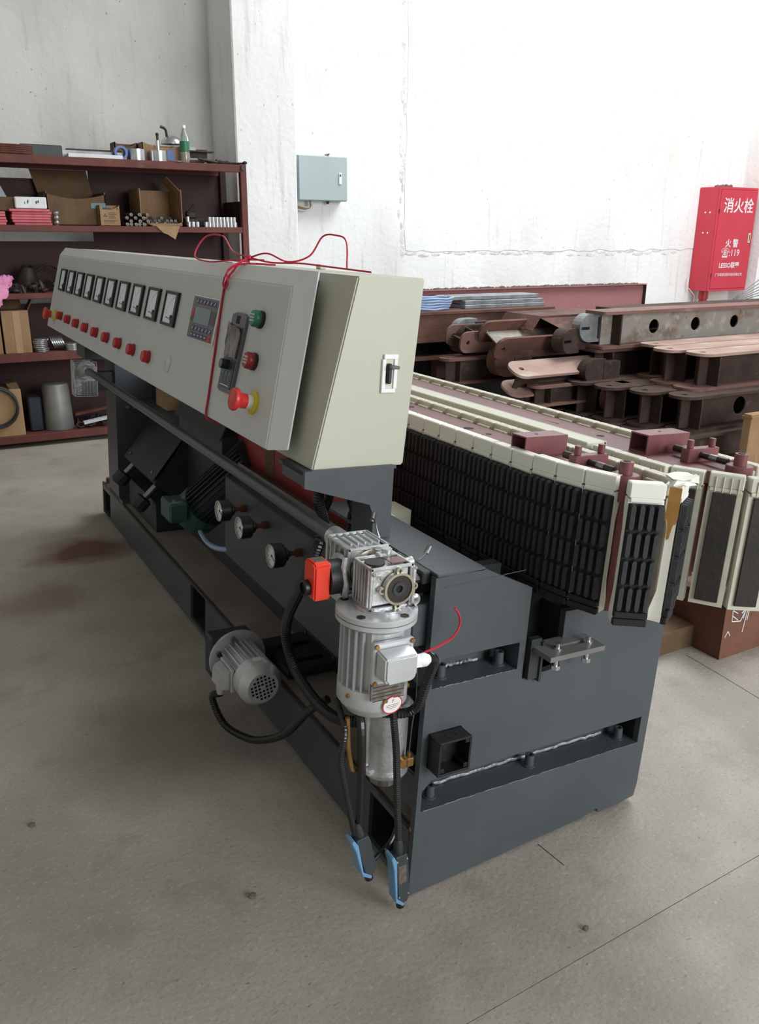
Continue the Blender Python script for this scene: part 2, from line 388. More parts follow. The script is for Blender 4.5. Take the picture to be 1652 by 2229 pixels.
mat('panel_red', (150, 52, 50), .5, 0, (128, 44, 44), 4, .6)
mat('stainless', (132, 130, 124), .35, .8, (104, 100, 94), 8, .7, stretch=(1, .15, 1))
mat('gauge_dial', (226, 228, 228), .3, 0, (176, 176, 172), 8, .5)
mat('white_cable', (206, 202, 196), .5, 0, (190, 186, 178), 10, .5)
mat('grit', (110, 102, 94), .9, 0, (78, 72, 66), 30, .8, .4)
# ================================================================ SETTING
b = MB(); b.prism([(-6, -0.5765), (0, -0.377), (14, 0.0305), (14, 7), (-6, 7)], -0.10, 0.0)
b.prism([(-6, -9), (14, -9), (14, 0.0285), (0, -0.379), (-6, -0.5785)], -0.10, 0.0)
floor = struct('floor', b, 'concrete')
b = MB(); b.box((-6, -9, -0.16), (14, 7, -0.102)); struct('floor_base', b, 'concrete_dark', floor)
b = MB()
for pts in ([(0.43, -0.01), (0.438, -0.112)], [(1.712, .575), (1.70, .40), (1.68, .20), (1.67, .05)]):
    for (x0, y0), (x1, y1) in zip(pts, pts[1:]):
        d = Vector((x1-x0, y1-y0, 0)).normalized(); n = Vector((-d.y, d.x, 0)) * .0012
        b.prism([(x0+n.x, y0+n.y), (x1+n.x, y1+n.y), (x1-n.x, y1-n.y), (x0-n.x, y0-n.y)], 0.0, 0.0006)
struct('floor_crack', b, 'concrete_dark', floor)
b = MB(); b.box((2.30, 6.2, 0), (14, 6.45, 7)); wall_back = struct('wall_back', b, 'plaster')
def jag(x0, y0, x1, y1, n, a):
    return [(x0 + (x1-x0)*i/n + random.uniform(-a, a), y0 + (y1-y0)*i/n + random.uniform(-a, a)) for i in range(n)]
outl = jag(3.74, 6.9, 3.72, 1.50, 46, .010) + jag(3.73, 1.49, 8.0, 1.50, 40, .014) + [(13.9, 1.5), (13.9, 6.9)]
b = MB(); b.sheet(outl, [], .005, frame((0, 6.2, 0), (1, 0, 0), (0, 0, 1))); struct('plaster_coat', b, 'plaster', wall_back)
b = MB()
for i in range(46):                                     # crumbled plaster ridge beside the coat
    z = 1.5 + i * .12; w = random.uniform(.03, .07)
    b.ball((3.69 + random.uniform(-.04, .02), 6.2, z), w, sub=1, sc=(.5, .05, 1.3))
for i in range(26):
    b.ball((3.8 + i * .155, 6.2, 1.47 + random.uniform(-.03, .02)), random.uniform(.03, .07), sub=1, sc=(1.6, .05, .4))
struct('plaster_ridge', b, 'plaster_edge', wall_back)
b = MB(); b.box((1.868, 6.0, 0), (2.445, 6.62, 7), .012); struct('trim_1', b, 'plaster')
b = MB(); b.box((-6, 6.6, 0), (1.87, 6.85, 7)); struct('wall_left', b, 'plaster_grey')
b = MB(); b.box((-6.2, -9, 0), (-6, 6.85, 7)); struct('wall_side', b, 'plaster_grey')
b = MB(); b.box((-6, -9.2, 0), (0.5, -9, 7)); struct('wall_front_added', b, 'plaster_grey')  # unseen partial wall, added to keep daylight off the left side
b = MB(); b.box((8.80, 5.80, 0), (9.6, 6.25, 7), .01); struct('trim_2', b, 'plaster')
b = MB(); b.sheet(rect(-6.2, -9, 14, 6.85), [rect(7.5, -6, 12, 3.5), rect(1.5, -6, 5.5, 3.0)], .15, TR((0, 0, 7.0))); struct('ceiling', b, 'plaster_grey')  # out of view, openings shaped so the left stays darker
# a mortar lump strip on top of the red channel is modelled with the channel
# ---------------------------------------------------------------- electrical box on the wall
t = thing('electrical_box', 'pale grey metal electrical box on the white wall beside the pillar', 'electrical box', (2.48, 6.2, 1.95))
b = MB(); b.box((2.482, 6.07, 1.95), (2.99, 6.198, 2.342), .004); part('body', b, 'box_grey', t)
b = MB(); b.box((2.486, 6.05, 1.954), (2.986, 6.071, 2.338), .004); d = part('door', b, 'box_grey', t)
b = MB(); b.box((2.893, 6.038, 2.098), (2.922, 6.052, 2.20), .004); h = part('latch', b, 'white_plastic', d)
b = MB(); b.box((2.900, 6.036, 2.166), (2.914, 6.0385, 2.186), .001); part('lock_button', b, 'rust', d)
b = MB(); b.cyl((2.82, 6.13, 2.34), (2.82, 6.13, 2.362), .013); b.cyl((2.82, 6.10, 2.362), (2.82, 6.18, 2.362), .008); part('hanging_lug', b, 'steel', t)
b = MB(); b.cyl((2.82, 6.14, 1.952), (2.82, 6.14, 1.925), .02, r1=.012); part('cable_gland', b, 'rust', t)
for i, dz in enumerate((0, .014, .026)):
    b = MB(); b.tube([(2.64 - i*.012, 6.14, 1.955), (2.64 - i*.014, 6.12, 1.90), (2.59, 6.12, 1.865 + dz), (2.52, 6.15, 1.87 + dz*1.5), (2.44, 6.19, 1.91 + dz)], .008)
    part('cable', b, ('white_cable', 'cardboard', 'white_cable')[i], t)
# ---------------------------------------------------------------- fire hydrant cabinet
X0, X1, Z0, Z1, YF = 8.01, 8.72, 1.00, 2.235, 5.89
t = thing('fire_hydrant_cabinet', 'red fire hydrant cabinet with white Chinese lettering hung on the wall', 'fire cabinet', (X0, 6.2, Z0))
b = MB(); b.box((X0, YF + .012, Z0), (X1, 6.19, Z1), .004); part('body', b, 'cabinet_red', t)
b = MB()
fr = .028
for a, c in (((X0, Z0), (X0+fr, Z1)), ((X1-fr, Z0), (X1, Z1)), ((X0+fr, Z0), (X1-fr, Z0+fr)), ((X0+fr, Z1-fr), (X1-fr, Z1))):
    b.box((a[0], YF, a[1]), (c[0], YF + .02, c[1]), .002)
part('door_frame', b, 'cabinet_red', t)
b = MB(); b.box((X0+fr+.004, YF - .004, Z0+fr+.004), (X1-fr-.004, YF + .016, Z1-fr-.004), .003); d = part('door', b, 'cabinet_red', t)
FM = lambda x, z: frame((x, YF - .0045, z), (1, 0, 0), (0, 0, 1))
def fire_text(name, s, sz, x, z, sh=0.0, bo=0.0):
    b = MB(); b.text(s, sz, FM(x, z), .0008, 'CENTER', sh, bo); part(name, b, 'white_print', d, smooth=False)
fire_text('lettering', '消火栓', .185, 8.385, 1.955, 0.0, .002)
fire_text('lettering', '火 警', .105, 8.345, 1.54, 0.0, .0015)
fire_text('lettering', '☎:119', .115, 8.34, 1.425)
fire_text('lettering', 'LESSO联塑', .080, 8.345, 1.285, 0.0, .0012)
fire_text('lettering', '广东联塑消防科技有限公司', .042, 8.36, 1.185)
b = MB(); b.box((8.635, YF - .012, 1.585), (8.675, YF - .003, 1.70), .003); h = part('handle', b, 'clear_white', d)
b = MB(); b.box((8.648, YF - .0135, 1.60), (8.662, YF - .0115, 1.685), .001); part('finger_slot', b, 'scrap_dark', d)
for z in (1.17, 1.93):
    b = MB(); b.cyl((X0 + fr, YF - .004, z), (X0 + fr, YF - .004, z + .05), .006, 8); part('hinge', b, 'scrap_dark', t)
for (y, z) in ((6.0, 1.94), (6.07, 1.94), (6.0, 1.70), (6.07, 1.70)):
    b = MB(); b.cyl((X0 - .004, y, z), (X0 + .002, y, z), .010, 10); part('rivet', b, 'white_plastic', t)
b = MB(); b.cyl((8.10, 6.02, .0), (8.10, 6.02, .90), .05, 18); b.cyl((8.10, 6.02, .90), (8.10, 6.02, 1.0), .062, 18, r1=.058)
single('fire_main_pipe', b, 'pipe_red', 'red water pipe rising into the bottom of the fire cabinet', 'pipe', (8.10, 6.02, 0))
b = MB(); b.tube([(7.96, 6.18, 1.15), (7.94, 6.15, 1.05), (8.0, 6.1, .96), (8.03, 6.1, .90), (8.05, 6.12, .6)], .005, 6)
single('thin_cable', b, 'white_cable', 'thin white cable hanging below the left edge of the fire cabinet', 'cable', (7.96, 6.18, .6))
t = thing('mortar_crumbs', 'small grey mortar lump lying on top of the red fire cabinet', 'mortar', (8.2, 6.05, Z1))
b = MB()
for i in range(9): b.ball((8.12 + i*.028, 6.06 + random.uniform(-.05, .05), Z1 + .012), random.uniform(.014, .032), sub=1)
o_ = part('lump', b, 'grit', t)
# ================================================================ STORAGE RACK
RY0, RY1 = 5.6, 6.16
RX0, RX1 = -1.25, 1.80
t = rack = thing('storage_rack', 'dark maroon steel storage rack crowded with parts along the left wall', 'rack', (.3, 5.9, 0))
SH = [(2.195, 2.135), (1.702, 1.655), (1.203, 1.160), (.750, .682), (.100, .040)]
for zt, zb in SH:
    b = MB(); b.box((RX0, RY0 + .004, zt - .008), (RX1 - .05, RY1, zt - .002)); s = part('shelf', b, 'rack_maroon', t)
    b = MB(); b.box((RX0, RY0, zb), (RX1 - .055, RY0 + .03, zt), .004); b.box((RX0, RY1 - .03, zb), (RX1 - .055, RY1, zt - .009)); part('shelf_lip', b, 'rack_maroon', s)
for y in (RY0, RY1 - .05):
    for x in (RX1 - .055, RX0 + .0):
        b = MB(); b.box((x, y, 0), (x + .055, y + .05, 2.20), .005); part('upright', b, 'rack_maroon' if y == RY0 else 'rack_shaded', t)  # rear uprights coloured dark to stand in for shade
b = MB(); b.cyl((RX1 - .03, RY0 - .012, 2.172), (RX1 - .03, RY0, 2.172), .02, 10); part('end_plug', b, 'black_plastic', t)
for (zt, zb), (zu, zl) in zip(SH[1:], SH[:-1]):
    b = MB(); b.box((RX0 + .05, RY1 - .006, zt), (RX1 - .055, RY1 - .002, zl - .075)); b.box((.62, RY1 - .008, zl - .076), (RX1 - .055, RY1 - .003, zl)); part('back_panel', b, 'rack_shaded', t)
    b = MB(); b.box((RX1 - .03, RY0 + .05, zt), (RX1 - .026, RY1 - .05, zt + .21)); part('side_panel', b, 'rack_shaded', t)
def S(k): return SH[k][0]
# ---- top of the rack
def box_open(name, label, lo, hi, m, wall=.006, group=None, flap=None, front=1.0):
    """carton without lid; front lowers the front wall"""
    x0, y0, z0 = lo; x1, y1, z1 = hi
    t = thing(name, label, 'carton', ((x0+x1)/2, (y0+y1)/2, z0), group=group)
    b = MB(); b.box((x0, y0, z0), (x1, y1, z0 + wall)); b.box((x0, y1 - wall, z0), (x1, y1, z1)); b.box((x0, y0, z0), (x0 + wall, y1, z1)); b.box((x1 - wall, y0, z0), (x1, y1, z1))
    part('carton_body', b, m, t, smooth=False)
    b = MB(); n = 8
    top = [(x0 + (x1-x0)*i/n, z0 + (z1-z0)*front - .035*math.sin(PI*i/n)) for i in range(n + 1)]
    b.prism([(x0, z0)] + [(x1, z0)] + top[::-1], y0, y0 + wall, axis='y'); part('front_wall', b, m, t, smooth=False)
    return t
z = S(0)
t = thing('can_lid_part', 'short white turned aluminium bush on the rack top beside a blue tape', 'bush', (.93, 5.7, z))
b = MB(); b.ring((.93, 5.74, z + .0), (0, 0, 1), .072, .054, .088, 24); part('bush_wall', b, 'alu_bright', t)
b = MB(); b.cyl((.93, 5.74, z + .06), (.93, 5.74, z + .078), .055, 20); part('bush_floor', b, 'alu_paint', t)
t = thing('flanged_hub', 'white metal hub with a tall threaded neck on the rack top', 'hub', (1.10, 5.7, z))
b = MB(); b.cyl((1.10, 5.72, z), (1.10, 5.72, z + .085), .070, 24, bev=.004); part('hub_body', b, 'alu_bright', t)
b = MB(); b.cyl((1.10, 5.72, z + .075), (1.10, 5.72, z + .16), .017, 16); part('neck', b, 'alu_bright', t)
b = MB(); b.cyl((1.10, 5.72, z + .16), (1.10, 5.72, z + .20), .010, 6); b.ball((1.10, 5.72, z + .205), .014); part('bolt_head', b, 'scrap_dark', t)
t = thing('bell_cap', 'shiny round metal cap with a bent valve stem on the brown carton', 'cap', (1.24, 5.86, z + .17))
b = MB(); b.lathe([(.085, 0), (.083, .02), (.06, .05), (.02, .068), (0, .07)], (1.26, 5.88, z + .152), (0, 0, 1), 24); part('cap_shell', b, 'alu_bright', t)
b = MB(); b.tube([(1.22, 5.86, z + .20), (1.215, 5.86, z + .25), (1.20, 5.86, z + .27), (1.17, 5.86, z + .28)], .011); part('stem', b, 'scrap_dark', t)
t = box_open('low_carton', 'low brown carton with a blue mark behind the white hub', (.99, 5.78, z), (1.36, 6.05, z + .15), 'cardboard')
b = MB(); b.box((1.19, 5.776, z + .02), (1.25, 5.78, z + .10)); part('blue_mark', b, 'tape_blue', t)
t = box_open('torn_carton_corner', 'torn carton corner sticking up beside the aluminium bush', (.80, 5.90, z), (.98, 6.06, z + .15), 'cardboard_dark')
b = MB(); b.ring((.80, 5.70, z + .055), (0, 1, 0), .052, .034, .05, 20); single('blue_tape_roll', b, 'tape_blue', 'roll of blue tape standing on the rack top', 'tape', (.80, 5.7, z))
t = thing('drink_bottle', 'clear plastic drink bottle with a green label standing on the rack', 'bottle', (1.32, 5.72, z))
b = MB(); b.lathe([(.036, 0), (.038, .006), (.038, .07), (.036, .08), (.038, .09), (.038, .17), (.030, .21), (.017, .25), (.014, .262)], (1.32, 5.72, z), (0, 0, 1), 20); part('bottle_body', b, 'bottle_clear', t)
b = MB(); b.cyl((1.32, 5.72, z + .085), (1.32, 5.72, z + .165), .0388, 20); part('bottle_label', b, 'bottle_green', t)
b = MB(); b.cyl((1.32, 5.72, z + .002), (1.32, 5.72, z + .078), .0375, 20); part('drink', b, 'bottle_drink', t)
b = MB(); b.cyl((1.32, 5.72, z + .262), (1.32, 5.72, z + .285), .016, 16, bev=.002); part('bottle_cap', b, 'white_plastic', t)
b = MB(); b.lathe([(.07, 0), (.072, .006), (.04, .012), (0, .013)], (1.23, 5.66, z), (0, 0, 1), 24); single('metal_disc', b, 'alu_bright', 'flat shiny metal disc lying in front of the drink bottle', 'disc', (1.23, 5.66, z))
t = thing('angle_profile', 'dark steel angle profile lying across the rack top right of the bottle', 'steel profile', (1.45, 6.0, z))
b = MB(); b.box((1.15, 5.98, z + .115), (1.66, 6.06, z + .125)); b.box((1.15, 6.05, z + .07), (1.62, 6.06, z + .14)); b.box((1.2, 5.99, z), (1.26, 6.05, z + .115)); part('profile', b, 'scrap_dark', t)
b = MB(); b.box((1.3, 5.99, z + .126), (1.5, 6.05, z + .150)); part('flat_bar', b, 'bar_steel', t)
for i in range(7):
    x = 1.40 + i * .052; y = 5.68 + random.uniform(-.03, .08); L = random.uniform(.09, .2); a = random.uniform(-.5, .5)
    t = thing('hand_tool', 'dark rusty hand tool in the heap right of the drink bottle', 'tool', (x, y, z), group='rusty tools on the rack top')
    b = MB(); b.cyl((x - L/2*math.cos(a), y - L/2*math.sin(a), z + .012 + (i % 3)*.012), (x + L/2*math.cos(a), y + L/2*math.sin(a), z + .012 + (i % 2)*.014), .009, 8); part('shank', b, 'scrap_dark', t)
    b = MB(); b.ball((x + L/2*math.cos(a), y + L/2*math.sin(a), z + .018), .019, sub=1, sc=(1.2, 1, .8)); part('head', b, 'scrap_dark', t)
b = MB()
for i in range(5): b.tube([(-.30 + .18*math.cos(a*PI/5) + .26, 5.72 + .07*math.sin(a*PI/5), z + .014 + .013*i) for a in range(10)], .008, 6, 4, True)
single('copper_hose_coil', b, 'rust', 'coil of brown hose at the left end of the rack top', 'hose', (-.04, 5.72, z))
b = MB(); b.box((.06, 5.72, z), (.36, 6.0, z + .085), .006); single('grey_slab', b, 'machine_dark', 'dull grey slab lying on the rack top behind the lip', 'slab', (.2, 5.85, z))
for i, (x0, x1, y, zz, m, lb) in enumerate(((.39, .80, 5.66, .0, 'foam_white', 'long white strip lying along the front of the rack top'), (.30, .86, 5.76, .03, 'bar_steel', 'grey steel strip lying behind the long white strip'), (.42, .84, 5.86, .05, 'scrap_dark', 'dark steel strip at the back of the rack top'))):
    b = MB(); b.box((x0, y, z), (x1, y + .06, z + .03 + zz), .002); single('metal_strip', b, m, lb, 'strip', (x0, y, z))
# ---- second shelf
z = S(1)
sheet_me = None
for s_, (x0, x1, n, grp, lb) in enumerate(((-.075, .215, 6, 'pink sheets under the white foam box', 'pink foam sheet of the stack under the white foam box'), (-.42, -.10, 5, 'pink sheets at the left edge', 'pink foam sheet of the stack at the left picture edge'))):
    for i in range(n):
        b = MB(); j = random.uniform(-.012, .012)
        b.box((x0 + j + (.02 if s_ == 0 else 0) * (n - i) * .15, 5.66 + j, z + i*.0195), (x1 + j, 5.92 + j, z + i*.0195 + .0175), .003)
        single('foam_sheet', b, 'foam_pink', ('bottom', 'second lowest', 'third', 'fourth', 'fifth', 'top')[i if (i < n - 1) else 5] + ' ' + lb, 'foam sheet', ((x0+x1)/2, 5.8, z + i*.0195), group=grp)
t = thing('foam_box', 'white foam box with faint marks on the pink sheets', 'foam box', (.08, 5.78, z + .118))
b = MB(); b.box((-.03, 5.66, z + .1185), (.195, 5.90, z + .202), .006); part('box_body', b, 'foam_white', t)
b = MB()
for (x, zz, w) in ((.035, .15, .006), (.055, .155, .008), (.06, .165, .006), (.115, .155, .012), (.13, .16, .010)): b.box((x, 5.6592, z + zz), (x + w, 5.6602, z + zz + .018))
part('scribble', b, 'ink_faded', t)
b = MB(); b.box((-.36, 5.70, z + .1), (-.03, 5.95, z + .20), .004); single('grey_carton', b, 'cardboard_dark', 'half hidden dull carton left of the white foam box', 'carton', (-.2, 5.8, z + .1))
b = MB(); b.hexa([(-.2, 5.98, z + .0), (.05, 5.98, z + .0), (.05, 5.99, z + .0), (-.2, 5.99, z + .0), (-.25, 6.05, z + .33), (-.09, 6.05, z + .33), (-.09, 6.06, z + .33), (-.25, 6.06, z + .33)])
single('paper_sheet', b, 'paper', 'slanted pale paper sheet standing behind the foam box', 'paper', (-.1, 6.0, z))
t = box_open('large_carton', 'large open brown carton in the middle of the second shelf', (.20, 5.70, z), (.645, 6.08, z + .25), 'cardboard_dark', .008, front=.93)
b = MB(); b.hexa([(.20, 6.07, z + .25), (.62, 6.07, z + .25), (.62, 6.08, z + .25), (.20, 6.08, z + .25), (.16, 6.12, z + .43), (.60, 6.12, z + .43), (.60, 6.13, z + .43), (.16, 6.13, z + .43)]); part('raised_flap', b, 'cardboard_dark', t)
b = MB(); [b.box((.27 + i*.024, 5.6992, z + .168), (.288 + i*.024, 5.70, z + .168 + (.022, .018, .024, .016, .022, .02)[i])) for i in range(6)]; part('faded_print', b, 'ink_faded', t, smooth=False)
b = MB(); b.box((.53, 5.698, z + .13), (.642, 5.7, z + .17)); part('teal_tape', b, 'tape_teal', t)
for i, zz in enumerate((.035, .075, .115)):
    b = MB(); b.lathe([(.014, 0), (.022, .012), (.022, .026), (.012, .036)], (.255 + i*.001, 5.665, z + (.0, .036, .072)[i]), (0, 0, 1), 14)
    single('steel_finial', b, 'alu_bright', 'shiny steel knob stacked in front of the large carton', 'knob', (.255, 5.665, z + (.0, .036, .072)[i]), group='shiny knobs before the large carton')
t = box_open('small_carton', 'small tan carton with three dark triangles printed on it', (.575, 5.63, z), (.735, 5.72, z + .155), 'cardboard', .004)
b = MB(); b.box((.60, 5.6292, z + .123), (.665, 5.63, z + .135))
for (cx, cz) in ((.617, .088), (.609, .075), (.625, .075)): b.prism([(cx - .007, z + cz - .006), (cx + .007, z + cz - .006), (cx, z + cz + .007)], 5.6292, 5.63, axis='y')
for i in range(4): b.box((.645, 5.6292, z + .095 - i*.012), (.645 + (.05, .06, .04, .055)[i], 5.63, z + .099 - i*.012))
b.box((.60, 5.6292, z + .04), (.71, 5.63, z + .043)); b.box((.60, 5.6292, z + .03), (.69, 5.63, z + .033)); b.box((.708, 5.6292, z + .122), (.72, 5.63, z + .135))
part('print', b, 'ink', t, smooth=False)
def rod_mesh(L, r, m):
    b = MB(); b.lathe([(r*.35, .004), (r*.5, 0), (r, 0), (r, L), (r*.5, L)], (0, 0, 0), (0, 1, 0), 12); return b.mesh('rod', m)
rod_me = rod_mesh(.16, .0135, 'rod_steel')
def scatter_rods(n, x0, x1, y, z0, rows, group, label, jit=.004, ry=0.0):
    k = 0
    for r in range(rows):
        m = max(1, n // rows + (1 if r == 0 else -1)) if rows > 1 else n
        for i in range(m):
            x = x0 + (x1 - x0) * (i + .5 * (r % 2)) / max(m - 1, 1)
            o = bpy.data.objects.new('steel_rod', rod_me); COL.objects.link(o); o['label'] = label; o['category'] = 'rod'; o['group'] = group
            o.matrix_world = TR((x + random.uniform(-jit, jit), y + random.uniform(-.015, .015), z0 + .014 + r * .0245)) @ RZ(random.uniform(-6, 6)); k += 1
scatter_rods(16, .79, .92, 5.64, z, 4, 'steel rods left of the torn carton', 'short steel rod in the heap between the small and torn cartons')
t = box_open('torn_carton', 'torn open carton full of steel pins near the rack corner', (.915, 5.70, z), (1.26, 6.05, z + .29), 'cardboard', .006, front=.13)
b = MB(); b.hexa([(1.254, 5.70, z + .27), (1.26, 5.70, z + .27), (1.26, 6.0, z + .29), (1.254, 6.0, z + .29), (1.17, 5.80, z + .39), (1.176, 5.80, z + .39), (1.20, 6.02, z + .36), (1.194, 6.02, z + .36)]); part('bent_flap', b, 'cardboard', t)
b = MB(); b.frustum([(.98, 5.60, z + .0), (1.20, 5.60, z + .005), (1.20, 5.70, z + .02), (.96, 5.70, z + .02)], [(.98, 5.595, z + .006), (1.20, 5.595, z + .01), (1.20, 5.70, z + .026), (.96, 5.70, z + .026)])
b.prism([(1.0, z + .006), (1.20, z + .006), (1.155, z - .10), (1.14, z - .09), (1.09, z - .06), (1.06, z - .05)], 5.590, 5.596, axis='y'); part('torn_front_flap', b, 'cardboard', t)
pin_me = rod_mesh(.09, .0125, 'rod_steel')
for i in range(26):
    o = bpy.data.objects.new('steel_pin', pin_me); COL.objects.link(o); o['label'] = 'hollow steel pin lying in the torn open carton'; o['category'] = 'pin'; o['group'] = 'steel pins in the torn carton'
    o.matrix_world = TR((.945 + (i % 9) * .034, 5.715 + (i // 9) * .05, z + .024 + (i // 9) * .021)) @ RZ(random.uniform(-35, 35))
sl_me = MB(); sl_me.ring((0, 0, 0), (0, 0, 1), .0155, .008, .04, 14); sl_me = sl_me.mesh('sleeve', 'alu_bright')
for i in range(19):
    r = 0 if i < 11 else 1
    o = bpy.data.objects.new('steel_sleeve', sl_me); COL.objects.link(o); o['label'] = 'short bright steel sleeve standing in rows at the right end of the second shelf'; o['category'] = 'sleeve'; o['group'] = 'bright sleeves on the second shelf'
    x = 1.46 + (i if r == 0 else i - 10.6) * (.026 if r else .0325) if r else 1.45 + i * .0325 * .75 + .0
    x = (1.445 + i * .0315) if r == 0 else (1.475 + (i - 11) * .0315)
    o.matrix_world = TR((min(x, 1.72) if r == 0 else x, 5.655 + (.03 if (r == 0 and i > 8) else 0), z + (.0405 if r else 0)))
for i in range(4):
    o = bpy.data.objects.new('dull_sleeve', sl_me); COL.objects.link(o); o['label'] = 'loose short sleeve between the torn carton and the sleeve rows'; o['category'] = 'sleeve'; o['group'] = 'loose sleeves beside the torn carton'
    o.matrix_world = TR((1.30 + (i % 3) * .036, 5.66 + .03 * (i // 3), z + (.0405 if i == 3 else 0)))
t = thing('scrap_fitting', 'dark angular fitting lying behind the bright sleeves', 'fitting', (1.42, 5.9, z))
b = MB(); b.box((1.33, 5.86, z), (1.6, 6.0, z + .07), .01); b.box((1.36, 5.88, z + .07), (1.44, 5.96, z + .13), .01); b.cyl((1.35, 5.87, z + .1), (1.42, 5.87, z + .18), .012, 8); part('casting', b, 'scrap_dark', t)
# ---- third shelf
z = S(2)
def heap(name, label, cat, x0, x1, y0, y1, z, n, m, smin, smax, group):
    for i in range(n):
        x = random.uniform(x0, x1); y = random.uniform(y0, y1); r = random.uniform(smin, smax); h = 1 - abs((x - (x0+x1)/2) / ((x1-x0)/2))
        b = MB(); k = i % 3
        c = Vector((x, y, z + r * .62 + random.uniform(0, 1) * h * .16 * (y - y0) / (y1 - y0)))
        if k == 0: b.ring((0, 0, -r*.3), (0, 0, 1), r, r*.6, r*.6, 14)
        elif k == 1: b.cyl((0, 0, -r), (0, 0, r), r*.45, 6); b.cyl((0, 0, r), (0, 0, r*1.3), r*.25, 8)
        else: b.box((-r, -r*.5, -r*.4), (r, r*.5, r*.4), r*.1)
        o = bpy.data.objects.new(name, b.mesh(name, m)); COL.objects.link(o); o['label'] = label; o['category'] = cat; o['group'] = group
        o.matrix_world = TR(c) @ Euler((random.uniform(0, .6), random.uniform(0, .6), random.uniform(0, 6))).to_matrix().to_4x4()
heap('small_fitting', 'small dark metal fitting in the heap on the third shelf', 'fitting', -.12, .55, 5.66, 6.0, z, 60, 'scrap_dark', .018, .042, 'metal fittings heaped on the third shelf')
t = thing('large_casting', 'round dark casting at the back of the fittings heap', 'casting', (.05, 5.95, z))
b = MB(); b.lathe([(.09, 0), (.1, .05), (.06, .16), (.045, .2), (.03, .2), (.03, .1)], (.02, 5.97, z + .0), (.1, -.3, 1), 20); part('casting_body', b, 'scrap_dark', t)
b = MB(); b.tube([(.1, 5.96, z + .15), (.2, 5.94, z + .2), (.3, 5.94, z + .16), (.42, 5.95, z + .18)], .012); part('pipe_stub', b, 'scrap_dark', t)
# ---- fourth shelf
z = S(3)
t = thing('tall_carton', 'tall tan carton with taped corners on the fourth shelf', 'carton', (-.12, 5.72, z))
b = MB(); b.box((-.235, 5.62, z), (-.04, 5.84, z + .325), .003); part('carton_body', b, 'cardboard', t, smooth=False)
b = MB(); b.box((-.21, 5.84, z), (-.06, 5.98, z + .41), .002); b.hexa([(-.05, 5.64, z+.31), (-.042, 5.64, z+.31), (-.042, 5.8, z+.31), (-.05, 5.8, z+.31), (.0, 5.66, z+.40), (.008, 5.66, z+.40), (.008, 5.78, z+.40), (0, 5.78, z+.40)]); part('flap', b, 'cardboard_dark', t, smooth=False)
b = MB(); b.box((-.155, 5.6185, z + .002), (-.105, 5.6205, z + .32)); part('tape', b, 'plywood', t)
b = MB(); b.box((-.50, 5.62, z), (-.25, 5.86, z + .34), .003); single('second_tall_carton', b, 'cardboard', 'tall tan carton cut by the left picture edge on the fourth shelf', 'carton', (-.37, 5.7, z), smooth=False)
disc = MB(); disc.lathe([(.05, 0), (.056, .002), (.056, .012), (.05, .014)], (0, 0, 0), (0, 0, 1), 22); disc = disc.mesh('ring', 'alu_bright')
for i in range(7):
    o = bpy.data.objects.new('steel_disc', disc); COL.objects.link(o); o['label'] = 'shiny steel disc in the flat stack right of the tall carton'; o['category'] = 'disc'; o['group'] = 'flat stack of steel discs'
    o.matrix_world = TR((.035 + random.uniform(-.006, .006), 5.68, z + i * .0145))
for i in range(6):
    o = bpy.data.objects.new('tilted_disc', disc); COL.objects.link(o); o['label'] = 'shiny steel disc leaning in the tilted row beside the flat stack'; o['category'] = 'disc'; o['group'] = 'leaning steel discs'
    o.matrix_world = TR((.12 + i * .016, 5.72, z + .056)) @ RY(68)
for i in range(4):
    o = bpy.data.objects.new('small_disc', disc); COL.objects.link(o); o['label'] = 'steel disc in the low stack at the right of the leaning discs'; o['category'] = 'disc'; o['group'] = 'low stack of steel discs'
    o.matrix_world = TR((.27, 5.66, z + i * .0145))
b = MB()
P = [(-.24, 5.58, 1.12), (-.20, 5.55, 1.18), (-.15, 5.55, 1.27), (-.12, 5.57, 1.32), (-.16, 5.58, 1.34), (-.22, 5.6, 1.33), (-.30, 5.58, 1.36), (-.34, 5.56, 1.2), (-.30, 5.56, 1.06)]
b.prism([(p[0], p[2]) for p in P], 5.53, 5.60, axis='y')
bmesh.ops.subdivide_edges(b.bm, edges=list(b.bm.edges), cuts=3, use_grid_fill=True)
for v in b.bm.verts: v.co += Vector((random.uniform(-.012, .012), random.uniform(-.02, .02), random.uniform(-.012, .012)))
single('pink_plastic_bag', b, 'bag_pink', 'crumpled pink plastic bag hanging at the left picture edge', 'bag', (-.2, 5.56, 1.06))
# ---- bottom shelf
z = S(4)
b = MB(); b.lathe([(.118, 0), (.118, .01), (.106, .35), (.098, .372), (.072, .38), (0, .384)], (.118, 5.78, z), (0, 0, 1), 28)
single('galvanised_canister', b, 'galvanised', 'dull grey galvanised canister standing on the bottom shelf', 'canister', (.118, 5.78, z))
t = thing('wooden_crate', 'pale plywood crate with a black hose coil on its front, bottom shelf', 'crate', (-.3, 5.7, z))
b = MB(); b.box((-.62, 5.62, z), (-.165, 5.95, z + .37), .003); part('crate_body', b, 'plywood', t)
b = MB(); b.hexa([(-.24, 5.66, z+.37), (-.165, 5.66, z+.37), (-.165, 5.9, z+.37), (-.24, 5.9, z+.37), (-.26, 5.68, z+.41), (-.18, 5.68, z+.42), (-.18, 5.88, z+.42), (-.26, 5.88, z+.41)]); part('loose_lid', b, 'cardboard_dark', t)
